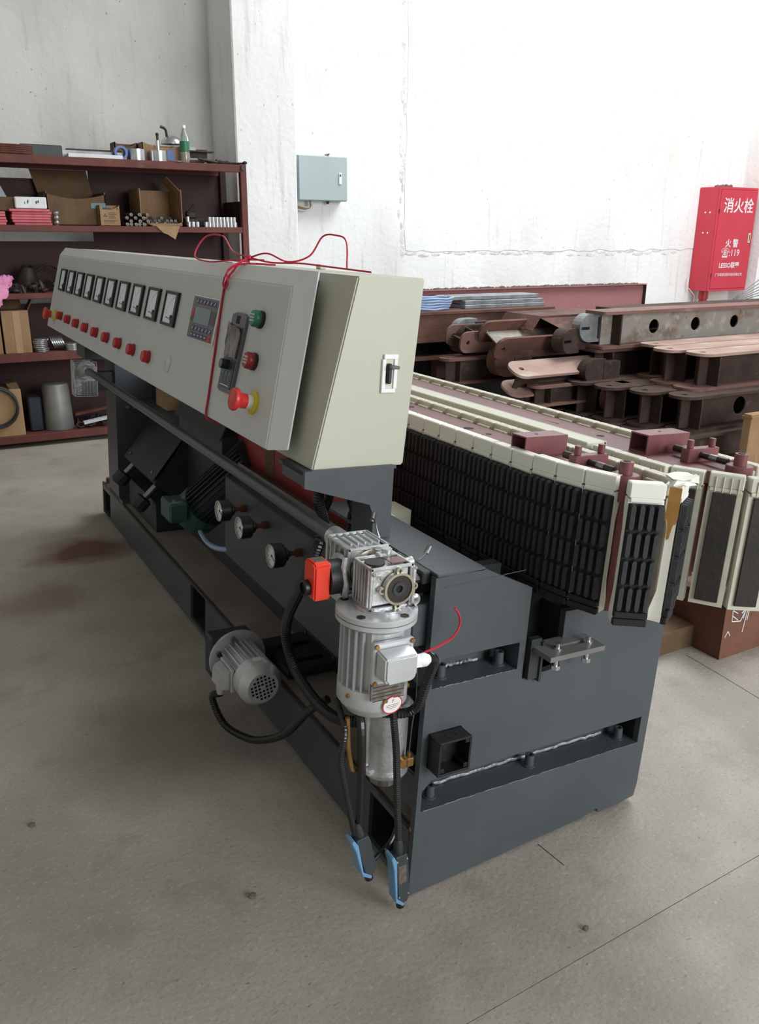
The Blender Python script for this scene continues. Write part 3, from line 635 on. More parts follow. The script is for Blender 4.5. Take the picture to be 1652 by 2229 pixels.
for i in range(2):
    b = MB(); c = Vector((-.36, 5.603 - i*.02, z + .25 - i*.012)); b.tube([c + Vector((.155*math.cos(a*PI/9), .006*math.sin(a), .155*math.sin(a*PI/9))) for a in range(18)], .0105, 8, 3, True)
    single('black_hose_loop', b, 'black_rubber', ('inner', 'outer')[i] + ' loop of black hose hanging before the plywood crate', 'hose', c)
heap('scrap_piece', 'rusty scrap piece on the bottom shelf right of the canister', 'scrap', .27, .60, 5.64, 5.9, z, 22, 'scrap_dark', .015, .035, 'scrap on the bottom shelf')
b = MB(); b.box((-.11, 5.72, z), (-.01, 5.9, z + .28), .01); single('dark_container', b, 'dark_navy', 'dark container between crate and canister on the bottom shelf', 'container', (-.06, 5.8, z))
for i, (x0, y, zz, L, m, lb) in enumerate(((.30, 5.66, .20, .22, 'paper', 'pale wooden stick leaning over the scrap on the bottom shelf'), (.26, 5.80, .25, .30, 'rust', 'rusty flat bar above the scrap on the bottom shelf'))):
    b = MB(); b.box((0, 0, 0), (L, .05, .022)); single('loose_stick', b, m, lb, 'stick', (x0, y, z + .03 + i * .05), rot=RY(-8), shift=False)
# ================================================================ THE EDGING MACHINE (machine frame)
FZ = lambda x: x * math.tan(TH)              # floor height in the machine frame
t = base = thing('machine_base', 'dark grey welded steel base of the glass edging machine standing on the floor', 'machine base', (0, 0, 0), MF)
def fbox(b, x0, y0, x1, y1, z1, lift=.0):
    b.hexa([(x0, y0, FZ(x0) + lift), (x1, y0, FZ(x1) + lift), (x1, y1, FZ(x1) + lift), (x0, y1, FZ(x0) + lift), (x0, y0, z1), (x1, y0, z1), (x1, y1, z1), (x0, y1, z1)])
# side sheet with fork pockets, its top and tray
b = MB(); LY = 3.62
b.sheet(rect(.0205, 0.012, LY, .205), [rect(.060, .028, .225, .178), rect(1.66, .028, 1.86, .195), rect(3.42, .02, 3.6, .165)], .012, frame((0, 0, 0), (0, 1, 0), (0, 0, 1)))
part('side_plate', b, 'machine_grey', t, smooth=False)
b = MB(); b.box((.0, .012, .193), (.30, LY, .205)); part('tray_top', b, 'tray_dust', t, smooth=False)
for y0, y1 in ((.060, .225), (1.66, 1.86), (3.42, 3.6)):
    b = MB(); b.box((.012, y0 - .006, .02), (.29, y0, .19)); b.box((.012, y1, .02), (.29, y1 + .006, .19)); b.box((.012, y0, .02), (.29, y1, .026)); b.box((.284, y0, .026), (.29, y1, .19))
    part('fork_pocket', b, 'hollow_black', t, smooth=False)
b = MB(); fbox(b, .012, .24, .28, 1.65, .19); fbox(b, .012, 1.87, .28, 3.41, .19); fbox(b, .30, .05, .80, 3.3, .20, .002); part('base_core', b, 'machine_dark', t, smooth=False)
# end plate with slot and two recesses
PY = frame((0, .02, 0), (1, 0, 0), (0, 0, 1))
outer = [(0, 0.003), (.60, FZ(.60) + .016), (.66, FZ(.66) + .028), (.665, FZ(.665) + .012), (.76, FZ(.76) + .012), (.812, FZ(.812) + .018), (.819, .11), (.822, .36), (.822, .745), (.429, .745), (.429, .585), (.303, .575), (.303, .832), (.149, .903), (.006, .899)]
def chrect(x0, z0, x1, z1, c): return [(x0, z0), (x1, z0), (x1, z1), (x0 + c, z1), (x0, z1 - c)]
rA = chrect(.016, .258, .790, .345, .028); rB = chrect(.018, .608, .283, .684, .028)
b = MB(); b.sheet(outer, [rA, rB], .02, PY); part('end_plate', b, 'machine_grey', t, smooth=False)
for r_, dz, pegs in ((rA, .004, (.072, .408, .752)), (rB, .006, (.073, .256))):
    x0, z0 = r_[0]; x1, z1 = r_[2]
    b = MB(); b.box((x0 - .004, .02, z0 - .012), (x1 + .004, .105, z0)); b.box((x0 - .004, .02, z1), (x1 + .004, .105, z1 + .008)); b.box((x0 - .006, .02, z0), (x0, .105, z1)); b.box((x1, .02, z0), (x1 + .006, .105, z1))
    b.hexa([(x0, .085, z0), (x1, .085, z0), (x1, .105, z0), (x0, .105, z0), (x0, .085, z1), (x1, .085, z1), (x1, .105, z1), (x0, .105, z1)])
    rc = part('recess', b, 'machine_grey', t, smooth=False)
    b = MB(); n = 40; pts = [(x0 + .03 + (x1 - x0 - .10) * i / n, .082 + random.uniform(-.002, .002), z0 + .005 + random.uniform(-.001, .002)) for i in range(n + 1)]
    b.tube(pts, .0045, 6, 0); part('weld_bead', b, 'weld', rc)
    b = MB(); pts = [(x0 + .01 + (x1 - x0 - .02) * i / n, .001 + random.uniform(-.0006, .0004), z0 - .001 + random.uniform(-.0012, .0012)) for i in range(n + 1)]
    b.tube(pts, .0014, 5, 0); part('edge_bead', b, 'pipe_grey', rc)
    for px in pegs:
        b = MB(); b.lathe([(.0065, .03), (.0065, .036), (.0125, .036), (.014, 0)], (px, .045, z0), (0, 0, 1), 14, cap=False); b.cyl((px, .045, z0 + .001), (px, .045, z0 + .03), .0066, 10); b.ring((px, .045, z0), (0, 0, 1), .018, .012, .004, 14)
        part('bolt_boss', b, 'machine_grey', rc)
b = MB(); b.tube([(.03 + .245 * i / 20, -.0008, .872 + .012 * i / 20 + random.uniform(-.0006, .0006)) for i in range(21)], .0011, 5, 0); part('seam_weld', b, 'machine_dark', t)
b = MB(); b.box((.01, .0, .899), (.15, .62, .907), .002); part('top_plate', b, 'machine_grey', t, smooth=False)
b = MB(); b.box((-.012, .03, .874), (.05, .18, .905), .003); b.cyl((-.012, .05, .885), (-.03, .05, .885), .012, 8); part('clamp_block', b, 'machine_dark', t)
# vertical angle at the slot and the adjusting bracket with bolts
b = MB(); b.box((.297, .021, .45), (.303, .11, .82)); b.box((.429, .021, .45), (.435, .11, .745)); b.box((.29, .10, .45), (.45, .106, .785)); part('slot_lining', b, 'hollow_black', t, smooth=False)  # black sheets box in the slot so its inside stays dark
b = MB(); b.box((.312, -.012, .575), (.346, .006, .69)); b.box((.345, -.018, .566), (.352, -.0, .68)); part('angle_upright', b, 'machine_dark', t, smooth=False)
b = MB(); sl = [(.385, -.045), (.47, -.045), (.47, -.03), (.385, -.03)]
b.sheet(rect(.32, -.080, .505, .012), [sl], .014, TR((0, 0, .655))); br = part('slotted_bracket', b, 'bracket_grey', t, smooth=False)
for x in (.372, .478):
    b = MB(); b.cyl((x, -.045, .622), (x, -.045, .685), .0065, 12); b.cyl((x, -.045, .612), (x, -.045, .623), .0125, 6); b.cyl((x, -.045, .669), (x, -.045, .673), .012, 14); part('bolt', b, 'alu_bright', br)
# black junction box
jt = thing('junction_box', 'open black plastic junction box fixed to the grey end plate', 'junction box', (.08, 0, .38), MF)
b = MB(); b.box((.022, -.052, .388), (.118, -.001, .394), .001); b.box((.022, -.052, .478), (.118, -.001, .484), .001); b.box((.022, -.052, .394), (.028, -.001, .478)); b.box((.112, -.052, .394), (.118, -.001, .478)); b.box((.022, -.006, .388), (.118, -.001, .484))
part('box_shell', b, 'black_plastic', jt, smooth=False)
for x, z in ((.030, .396), (.100, .396), (.030, .466), (.100, .466)):
    b = MB(); b.box((x, -.050, z), (x + .012, -.006, z + .012), .001); c_ = part('screw_post', b, 'black_plastic', jt)
    b = MB(); b.cyl((x + .006, -.0506, z + .006), (x + .006, -.049, z + .006), .0035, 8); part('screw_hole', b, 'hollow_black', c_)
b = MB(); b.ring((.07, -.028, .484), (0, 0, 1), .016, .014, .0008, 18); part('knockout', b, 'hollow_black', jt)
# upper body with the gauge panel
b = MB(); b.box((.05, .115, .205), (.056, .30, .88)); b.box((.05, .06, .43), (.056, 1.555, .745)); part('gauge_panel', b, 'machine_grey', t, smooth=False)
b = MB(); b.box((.056, .115, .205), (.29, .15, .86)); b.box((.056, 1.50, .43), (.29, 1.55, .74)); b.box((.05, .06, .745), (.30, 1.555, .752)); b.box((.20, .1, .205), (.29, 3.3, .43)); part('body_core', b, 'machine_dark', t, smooth=False)
b = MB(); b.box((.095, .45, .752), (.30, 3.2, .78)); b.box((.10, .42, .78), (.103, 1.55, .806)); rl = part('guide_rail', b, 'stainless', t, smooth=False)
for y in (1.42, 1.50, .62): b = MB(); b.cyl((.10, y, .793), (.095, y, .793), .006, 8); part('rail_screw', b, 'alu_bright', rl)
b = MB(); b.box((.16, .60, .78), (.165, 2.3, 1.12)); part('red_guard', b, 'panel_red', t, smooth=False)
b = MB(); b.box((.158, 1.33, .79), (.162, 1.42, 1.10)); part('brown_strip', b, 'cardboard_dark', t, smooth=False)
b = MB(); b.box((.12, .45, .88), (.16, .62, .905)); part('pale_strip', b, 'track_cover', t, smooth=False)
b = MB(); b.box((.0, .28, .80), (.12, .42, .895), .004); part('post_seat', b, 'machine_dark', t, smooth=False)
# console post and bracket, far column
b = MB(); b.prism([(-.205, 1.100), (-.205, 1.058), (-.02, 1.0), (-.008, .97), (-.008, .88), (.046, .88), (.046, 1.100)], .285, .297, axis='y')
b.box((-.205, .297, 1.062), (-.198, .42, 1.096)); b.box((-.008, .297, .88), (.0, .40, 1.05)); b.box((-.205, .297, 1.088), (.06, .45, 1.096)); part('console_post', b, 'machine_grey', t, smooth=False)
b = MB(); b.box((.0, 3.18, .205), (.008, 3.42, 1.0)); b.box((.008, 3.18, .205), (.20, 3.19, 1.0)); b.box((-.15, 3.2, 1.0), (.2, 3.42, 1.09)); b.box((.0, 3.1, .205), (.2, 3.5, .22)); fc = part('far_column', b, 'machine_grey', t, smooth=False)
for x, z in ((.06, .74), (.10, .74), (.05, .226), (.09, .226)):
    b = MB(); b.cyl((x, 3.18, z), (x, 3.172, z), .009, 8); part('column_bolt', b, 'alu_bright', fc)
b = MB(); b.cyl((.03, 3.56, .205), (.03, 3.56, .24), .02, 10); part('levelling_bolt', b, 'rust', t)
b = MB(); b.box((.20, 1.6, .43), (.30, 3.2, 1.0)); part('rear_wall', b, 'motor_navy', t, smooth=False)
# slotted slide plate on the tray
b = MB(); b.sheet(rect(.02, .84, .21, 1.10), [rect(.05, .88, .18, .91), rect(.05, 1.0, .18, 1.03)], .018, TR((0, 0, .235))); b.box((.03, .86, .205), (.2, 1.08, .235)); sp = part('slide_plate', b, 'motor_navy', t, smooth=False)
for x, y in ((.03, .85), (.2, .86), (.2, 1.09)): b = MB(); b.cyl((x, y, .253), (x, y, .262), .008, 6); part('slide_bolt', b, 'steel', sp)
# ---------------------------------------------------------------- pressure gauges
for i, (y, z, lb) in enumerate(((.836, .676, 'nearest black pressure gauge on the grey panel below the pipe'), (1.121, .683, 'middle black pressure gauge on the grey panel below the pipe'), (1.332, .683, 'farthest black pressure gauge on the grey panel, beside the green motor'))):
    g = thing('pressure_gauge', lb, 'gauge', (.05, y, z), MF, 'pressure gauges on the panel')
    b = MB(); b.cyl((.05, y, z), (.03, y, z), .014, 10); b.cyl((.03, y, z), (.0, y, z), .008, 8); b.cyl((.012, y, z), (.002, y, z), .011, 6); part('pipe_fitting', b, 'rust', g)
    b = MB(); b.lathe([(.014, 0), (.022, .006), (.022, .014), (.037, .020), (.040, .024), (.040, .060), (.037, .062), (.037, .058)], (.004, y, z), (-1, 0, 0), 26, cap=False); part('case', b, 'black_plastic', g)
    b = MB(); b.cyl((-.045, y, z), (-.052, y, z), .0365, 26); d = part('dial', b, 'gauge_dial', g)
    b = MB(); b.ring((-.0522, y, z), (-1, 0, 0), .0388, .0352, .006, 26); part('bezel', b, 'alu_bright', g)
    b = MB()
    for k in range(9):
        a = math.radians(-135 + k * 33.75); b.box((-.0528, -.0009, .024), (-.052, .0009, .031), M=TR((0, y, z)) @ Matrix.Rotation(a, 4, 'X'))
    b.box((-.0534, -.0011, -.005), (-.0524, .0011, .026), M=TR((0, y, z)) @ Matrix.Rotation(math.radians(115), 4, 'X')); b.cyl((-.051, y, z), (-.0545, y, z), .0035, 10); part('scale_and_needle', b, 'ink', d)
# ---------------------------------------------------------------- control console
CA = Vector((-.076, 0, 1.561)); CT = Vector((-.2187, 0, -.9758)); CN = Vector((-.9758, 0, .2187))
def D(s, y, d): p = CA + CT * s + CN * d; return (p.x, y, p.z)
def DM(s, y, d): return frame(D(s, y, d), (0, -1, 0), tuple(-CT))      # x to the right as seen, y up the panel, z outwards
t = console = thing('control_console', 'long pale grey control console with meters and red buttons above the machine', 'control console', (0, .3, 1.09), MF)
CP = [(-.076, 1.561), (.110, 1.564), (.082, 1.095), (-.18, 1.097)]
b = MB(); b.prism(CP, .30, 3.86, axis='y'); bmesh.ops.bevel(b.bm, geom=list(b.bm.edges), offset=.004, segments=2, affect='EDGES'); part('body', b, 'console_cream', t)
b = MB(); b.frustum([D(.02, .50, -.001), D(.42, .46, -.001), D(.42, 3.8, -.001), D(.02, 3.8, -.001)], [D(.02, .50, .03), D(.42, .46, .03), D(.42, 3.8, .03), D(.02, 3.8, .03)]); part('gasket', b, 'hollow_black', t, smooth=False)
BK = [D(.004, .445, .03), D(.446, .390, .03), D(.446, 3.84, .03), D(.004, 3.84, .03)]
FT_ = [D(.054, .51, .065), D(.466, .448, .065), D(.466, 3.80, .065), D(.054, 3.80, .065)]
MD = [D(.004, .445, .034), D(.448, .390, .034), D(.448, 3.84, .034), D(.004, 3.84, .034)]
b = MB()
A_ = [b.bm.verts.new(p) for p in BK]; B_ = [b.bm.verts.new(p) for p in MD]; C_ = [b.bm.verts.new(p) for p in FT_]
b.bm.faces.new(A_); b.bm.faces.new(C_)
for P_, Q_ in ((A_, B_), (B_, C_)):
    for i in range(4): b.bm.faces.new((P_[i], P_[(i+1) % 4], Q_[(i+1) % 4], Q_[i]))
bmesh.ops.recalc_face_normals(b.bm, faces=b.bm.faces)
bmesh.ops.bevel(b.bm, geom=[e for e in b.bm.edges if all(v in C_ for v in e.verts)], offset=.004, segments=2, affect='EDGES')
door = part('door', b, 'console_grey', t, ang=14)
# meters
for k in range(10):
    y0 = 1.395 + .2295 * k; M = DM(.185, y0 + .077, .065)
    b = MB()
    for a, c in (((-.077, .050), (.077, .060)), ((-.077, -.060), (.077, -.050)), ((-.077, -.05), (-.066, .05)), ((.055, -.05), (.077, .05))): b.box((a[0], a[1], 0), (c[0], c[1], .010), .001, M)
    b.box((.040, -.05, 0), (.058, -.030, .011), .002, M)
    m_ = part('ammeter_frame', b, 'black_plastic', door)
    b = MB(); b.box((-.067, -.051, 0), (.056, .051, .005), 0, M); part('ammeter_face', b, 'meter_face', door, smooth=False)
    b = MB()
    for j in range(11):
        a = math.radians(8 + j * 7.4); b.box((-.0006, .079, .005), (.0006, .086, .0054), 0, M @ TR((.045, -.040, 0)) @ Matrix.Rotation(a, 4, 'Z'))
    b.box((-.0008, .012, .005), (.0008, .076, .0056), 0, M @ TR((.045, -.040, 0)) @ Matrix.Rotation(math.radians(82), 4, 'Z'))
    b.box((-.035, -.0335, .005), (.0, -.0315, .0055), 0, M); b.cyl(M @ Vector((.032, -.030, .005)), M @ Vector((.032, -.030, .009)), .010, 12)
    part('ammeter_scale', b, 'ink', door, smooth=False)
# red buttons with yellow letters
for k in range(9):
    y = 1.628 + .2228 * k; M = DM(.376, y, .065)
    b = MB(); b.lathe([(.0235, 0), (.024, .006), (.022, .010)], M @ Vector((0, 0, 0)), M.to_3x3() @ Vector((0, 0, 1)), 22); bt = part('button_collar', b, 'dark_red_button', door)
    b = MB(); b.lathe([(.021, 0), (.0225, .006), (.0222, .015), (.019, .019), (0, .020)], M @ Vector((0, 0, .008)), M.to_3x3() @ Vector((0, 0, 1)), 22); part('button_cap', b, 'red_plastic', door)
b = MB(); M = DM(.368, 1.385, .065); b.lathe([(.030, 0), (.030, .004), (.026, .006), (0, .006)], M @ Vector((0, 0, 0)), M.to_3x3() @ Vector((0, 0, 1)), 24); part('blanking_plug', b, 'console_grey', door)
def mushroom(s, y, sc=1.0):
    M = DM(s, y, .065); ax = M.to_3x3() @ Vector((0, 0, 1)); P = lambda d: M @ Vector((0, 0, d))
    b = MB(); b.lathe([(.033*sc, 0), (.033*sc, .006), (.028*sc, .009), (.022*sc, .009)], P(0), ax, 26); bs = part('warning_ring', b, 'yellow', door)
    b = MB(); b.cyl(P(.008), P(.024), .0215*sc, 22); part('clear_collar', b, 'clear_white', door)
    b = MB(); b.lathe([(.021*sc, 0), (.0215*sc, .018), (.023*sc, .022), (.031*sc, .028), (.033*sc, .034), (.031*sc, .040), (.018*sc, .044), (0, .045)], P(.022), ax, 28); part('stop_button', b, 'red_mushroom', door)
mushroom(.367, .585, .95); mushroom(.387, 3.60, 1.0)
for s_, y, m1, nm in ((.151, .655, 'green_plastic', 'START'), (.263, .640, 'dark_red_button', 'STOP')):
    M = DM(s_, y, .065); ax = M.to_3x3() @ Vector((0, 0, 1)); P = lambda d: M @ Vector((0, 0, d))
    b = MB(); b.lathe([(.024, 0), (.0245, .008), (.022, .012)], P(0), ax, 24); part('button_collar', b, 'black_plastic', door)
    b = MB(); b.lathe([(.0225, 0), (.0235, .004), (.0228, .015), (.020, .019), (0, .0195)], P(.010), ax, 24); cp = part('lamp_button', b, m1, door)
    b = MB()
    for i in range(3):
        for j in range(4): b.box((-.014 + j*.0075, .007 - i*.008, .0293), (-.0095 + j*.0075, .0115 - i*.008, .0299), 0, M)
    part('button_mark', b, 'clear_white', door, smooth=False)
# text display with keys
M = DM(.190, 1.108, .065); w, h = .125, .070
b = MB(); b.box((-w, -h, 0), (w, h, .006), .002, M); kp = part('display_frame', b, 'white_print', door)
b = MB(); b.box((-w + .006, -h + .004, .006), (w - .008, h - .004, .0075), 0, M); part('keypad_film', b, 'keypad_film', door, smooth=False)
b = MB(); b.box((-w + .006, -.012, .0075), (-.075, .024, .008), 0, M); b.box((.07, -.012, .0075), (w - .008, .028, .008), 0, M); part('dark_band', b, 'slate_plastic', door, smooth=False)
b = MB(); b.box((-.082, -.018, .0075), (.068, .034, .009), .001, M); part('lcd_screen', b, 'lcd', door)
for r_, (zy, n) in enumerate(((.052, 6), (-.033, 6), (-.054, 5))):
    for i in range(n):
        x = -.088 + i * .033
        b = MB(); b.box((x, zy - .008, .0075), (x + .026, zy + .008, .0088), .0006, M); k_ = part('key', b, 'key_blue', door)
        b = MB(); b.box((x + .006, zy - .0015, .0088), (x + .02, zy + .0015, .0091), 0, M @ TR((x + .013, zy, 0)) @ Matrix.Rotation(.7 if r_ < 2 else 0, 4, 'Z') @ TR((-x - .013, -zy, 0))); part('key_mark', b, 'white_print', door, smooth=False)
b = MB(); b.box((.078, -.062, .0075), (.106, -.044, .0089), .0008, M); b.box((-.112, .0, .0075), (-.09, .026, .0089), .001, M); part('red_key', b, 'sticker_red', door)
# inverter control panel
M = DM(.260, .795, .065); w, h = .055, .107
b = MB(); b.prism([(-w, -h), (-w + .015, -h - .006), (w - .015, -h - .006), (w, -h), (w, h), (w - .03, h + .008), (-w + .03, h + .008), (-w, h)], 0, .010, M); iv = part('inverter_bezel', b, 'grey_plastic', door, smooth=False)
b = MB(); b.box((-.016, .084, .010), (.010, .106, .0108), 0, M); part('inverter_slot', b, 'hollow_black', door, smooth=False)
b = MB(); b.box((-.046, -.100, .010), (.046, -.016, .0125), .001, M); part('inverter_keypad', b, 'slate_plastic', door)
b = MB(); b.box((-.048, -.012, .010), (.048, .076, .012), .001, M); part('inverter_display', b, 'black_plastic', door)
b = MB(); b.prism([(-.062, .084), (-.03, .076), (.03, .072), (.046, .06), (.044, -.012), (-.046, -.010)], .0122, .0150, M)
bmesh.ops.subdivide_edges(b.bm, edges=list(b.bm.edges), cuts=4, use_grid_fill=True)
for v in b.bm.verts: v.co += Vector((random.uniform(-.002, .001), 0, random.uniform(-.001, .001)))
part('protective_film', b, 'film_bag', door)
b = MB(); b.cyl(M @ Vector((-.004, -.034, .0125)), M @ Vector((-.004, -.034, .034)), .014, 16); part('speed_knob', b, 'black_plastic', door)
b = MB(); b.cyl(M @ Vector((-.004, -.034, .034)), M @ Vector((-.004, -.034, .0355)), .0125, 16); part('knob_cap', b, 'grey_plastic', door)
for i in range(3):
    b = MB(); b.box((-.036 + i*.026, -.062, .0125), (-.016 + i*.026, -.052, .0138), .0006, M); part('inverter_key', b, 'teal_print', door)
    b = MB(); b.box((-.032 + i*.026, -.078, .0125), (-.022 + i*.026, -.070, .0136), .0006, M); part('inverter_key', b, 'grey_plastic', door)
b = MB(); b.box((-.036, -.094, .0125), (.032, -.0915, .0128), 0, M); part('inverter_print', b, 'white_print', door, smooth=False)
# breaker in the end face
b = MB()
for a, c in (((.000, 1.285), (.040, 1.295)), ((.004, 1.368), (.044, 1.380)), ((.000, 1.295), (.010, 1.368)), ((.033, 1.295), (.043, 1.368))): b.box((a[0], .293, a[1]), (c[0], .301, c[1]), .001)
bk = part('breaker_frame', b, 'white_plastic', t)
b = MB(); b.box((.010, .297, 1.295), (.034, .3002, 1.369)); part('breaker_well', b, 'clear_white', t, smooth=False)
b = MB(); b.box((.012, .285, 1.308), (.024, .299, 1.358), .003); part('breaker_body', b, 'black_plastic', t)
b = MB(); b.box((.014, .272, 1.346), (.038, .292, 1.354), .002); part('breaker_lever', b, 'grey_plastic', t)
b = MB(); b.box((-.02, 1.3, 1.563), (.06, 1.42, 1.566)); b.box((.08, .83, 1.564), (.10, .86, 1.578), .002); part('top_label', b, 'console_top', t, smooth=False)
# ---------------------------------------------------------------- red wire tied round the console
t = thing('red_wire', 'thin red wire tied in a bow round the control console', 'wire', (0, .95, 1.57), MF)
off = .0675
path = [(-.02, .93, 1.568), D(.004, .955, .04), D(.03, .965, .058), D(.058, .975, off), D(.10, .985, off), D(.26, .953, off), D(.40, .925, off), D(.462, .911, off), D(.474, .905, .05), (-.15, .90, 1.092), (.05, .90, 1.090)]
b = MB(); b.tube(path, .0026, 6, 5); part('strand', b, 'red_wire', t)
b = MB(); b.tube([(p[0] - .004, p[1] - .007, p[2] + .001) for p in path[:9]], .0024, 6, 5); part('strand', b, 'red_wire', t)
K = (-.09, .965, 1.585)
b = MB(); b.tube([K, (-.10, 1.08, 1.60), (-.09, 1.20, 1.645), (-.12, 1.28, 1.64), (-.16, 1.27, 1.58), (-.15, 1.15, 1.565), (-.10, 1.06, 1.575), (-.02, 1.02, 1.58)], .0026, 6, 6); part('bow_loop', b, 'red_wire', t)
b = MB(); b.tube([K, (-.06, .90, 1.60), (-.02, .84, 1.58), (.03, .80, 1.60), (.06, .78, 1.655), (.08, .735, 1.66), (.09, .69, 1.645), (.07, .64, 1.572)], .0026, 6, 6); part('bow_loop', b, 'red_wire', t)
b = MB(); b.tube([K, (-.05, .89, 1.575), (.0, .80, 1.578), (.04, .70, 1.574), (.08, .52, 1.568)], .0026, 6, 6); part('tail', b, 'red_wire', t)
b = MB(); b.tube([K, D(.03, .955, .075), D(.07, .985, .075), D(.085, .97, .072), D(.07, .945, .074), D(.03, .95, .08), K], .0026, 6, 6); b.ball(K, .009, sub=2); part('knot', b, 'red_wire', t)
# ---------------------------------------------------------------- long transmission pipe and gearboxes
PX, PZ = -.148, .948
t = thing('transmission_pipe', 'long grey steel pipe running along the machine below the console', 'pipe', (PX, .22, PZ), MF)
b = MB(); b.cyl((PX, .22, PZ), (PX, 3.16, PZ), .0185, 20); part('pipe', b, 'pipe_grey', t)
b = MB(); b.cyl((PX, .172, PZ), (PX, .232, PZ), .0265, 28, bev=.003); part('collar', b, 'alu_cast', t)
b = MB(); b.cyl((PX, 3.12, PZ), (PX, 3.18, PZ), .028, 20, bev=.003); part('far_collar', b, 'alu_cast', t)
def worm_gear(b, x0, y0, z0, x1, y1, z1, face, n=5, rib=.006):
    """cast housing: core, edge bars and ribs on the -X and top sides"""
    e = .007
    b.box((x0 + e, y0 + e, z0 + e), (x1 - e, y1 - e, z1 - e), .004)
    for x in (x0, x1 - e):
        for y in (y0, y1 - e): b.box((x, y, z0), (x + e, y + e, z1), .0015)
        for z in (z0, z1 - e): b.box((x, y0, z), (x + e, y1, z + e), .0015)
    for y in (y0, y1 - e):
        for z in (z0, z1 - e): b.box((x0, y, z), (x1, y + e, z + e), .0015)
    for i in range(n):
        f = (i + .5) / n
        y = y0 + .010 + (y1 - y0 - .020) * f; b.box((x0 + .001, y - .002, z0 + .004), (x0 + e + .002, y + .002, z1 - .004), .0008)
    return b
t = thing('far_gearbox', 'small cast gearbox at the far end of the long pipe', 'gearbox', (PX, 3.2, .85), MF)
b = MB(); worm_gear(b, -.21, 3.19, .80, -.09, 3.29, .99, 0); b.cyl((PX, 3.175, PZ), (PX, 3.19, PZ), .05, 20); part('housing', b, 'alu_cast', t)
b = MB()
for i in range(5): b.box((-.17 + i*.016, 3.184, .81), (-.162 + i*.016, 3.192, .885))
part('fins', b, 'alu_bright', t)
b = MB(); b.box((-.12, 3.21, .83), (.02, 3.27, .93)); part('mounting_arm', b, 'machine_dark', t, smooth=False)
t = thing('rear_worm_gearbox', 'cast aluminium gearbox joining the long pipe, behind the vertical motor', 'gearbox', (-.145, .11, .87), MF)
b = MB(); worm_gear(b, -.2, .055, .870, -.09, .170, .978, 0, 4); part('housing', b, 'alu_cast', t)
for i in range(5):
    b = MB(); b.box((-.185 + i*.018, .075, .976), (-.180 + i*.018, .150, .983), .001); part('top_rib', b, 'alu_cast', t)
b = MB(); b.lathe([(.050, 0), (.050, .010), (.040, .012), (.040, .022)], (-.143, .062, .922), (0, -1, 0), 28); fl = part('coupling_flange', b, 'steel_ring', t)
for a in (20, 100, 160, 250):
    b = MB(); b.cyl((-.143 + .036*math.cos(math.radians(a)), .053, .922 + .036*math.sin(math.radians(a))), (-.143 + .036*math.cos(math.radians(a)), .044, .922 + .036*math.sin(math.radians(a))), .006, 10); part('flange_screw', b, 'bearing_dark', fl)
b = MB(); b.lathe([(.040, 0), (.040, .006), (.030, .010)], (-.2, .09, .918), (-1, 0, 0), 24); b.tube([(-.203, .06, .955), (-.215, .045, .93), (-.212, .04, .90), (-.205, .05, .87)], .008); part('side_cover', b, 'alu_cast', t)
b = MB(); b.box((-.21, .05, .842), (-.085, .12, .870), .003); part('foot', b, 'alu_cast', t)
b = MB(); b.box((-.2, .09, .825), (.05, .14, .842)); b.box((-.035, .026, .715), (.05, .08, .825), .004); part('support_arm', b, 'machine_grey', t, smooth=False)
t = thing('position_counter', 'bright orange red position counter with a black knob on the gearbox', 'counter', (-.24, .08, .90), MF)
b = MB(); b.prism([(.046, .868), (.102, .868), (.102, .948), (.094, .956), (.054, .956), (.046, .948)], -.286, -.245, axis='x'); bmesh.ops.bevel(b.bm, geom=list(b.bm.edges), offset=.004, segments=2, affect='EDGES'); part('counter_case', b, 'orange_red', t)
b = MB(); b.cyl((-.247, .075, .910), (-.206, .075, .910), .040, 26); part('counter_mount', b, 'black_plastic', t)
b = MB(); b.lathe([(.018, 0), (.018, .012), (.014, .014), (.014, .008), (0, .008)], (-.286, .078, .892), (-1, 0, 0), 20); part('counter_knob', b, 'black_plastic', t)
b = MB(); b.box((-.278, .060, .9555), (-.252, .090, .9568)); part('counter_window', b, 'name_plate', t, smooth=False)
t = thing('front_worm_gearbox', 'cast aluminium worm gearbox with a round bearing face on top of the vertical motor', 'gearbox', (-.146, -.01, .87), MF)
b = MB(); worm_gear(b, -.2, -.05, .868, -.092, .032, .968, 0, 5)
b.box((-.096, -.054, .872), (-.085, .0, .962), .003); b.cyl((-.146, -.01, .858), (-.146, -.01, .870), .062, 24)
part('housing', b, 'alu_cast', t)
CX, CZ = -.131, .916
b = MB(); b.ring((CX, -.060, CZ), (0, 1, 0), .0375, .032, .014, 32)
for a in (0, 90, 180, 270): b.ring((CX + .041*math.cos(math.radians(a)), -.0565, CZ + .041*math.sin(math.radians(a))), (0, 1, 0), .0085, .0042, .008, 12)
part('bearing_ring', b, 'steel_ring', t)
b = MB(); b.ring((CX, -.057, CZ), (0, 1, 0), .0325, .015, .010, 32); part('oil_seal', b, 'bearing_dark', t)
b = MB(); b.ring((CX, -.059, CZ), (0, 1, 0), .016, .0085, .012, 24); part('hollow_shaft', b, 'machine_dark', t)
b = MB(); b.cyl((CX, -.050, CZ), (CX, -.054, CZ), .0088, 16); part('bore', b, 'hollow_black', t)
for x, z in ((-.193, .955), (-.193, .874), (-.175, .945), (-.100, .875), (-.088, .958)):
    b = MB(); b.ball((x, -.053, z), .005, sub=1); part('cap_screw', b, 'alu_bright', t)
b = MB(); b.cyl((-.172, -.015, .966), (-.172, -.015, .9705), .023, 22); part('top_plug', b, 'bearing_dark', t)
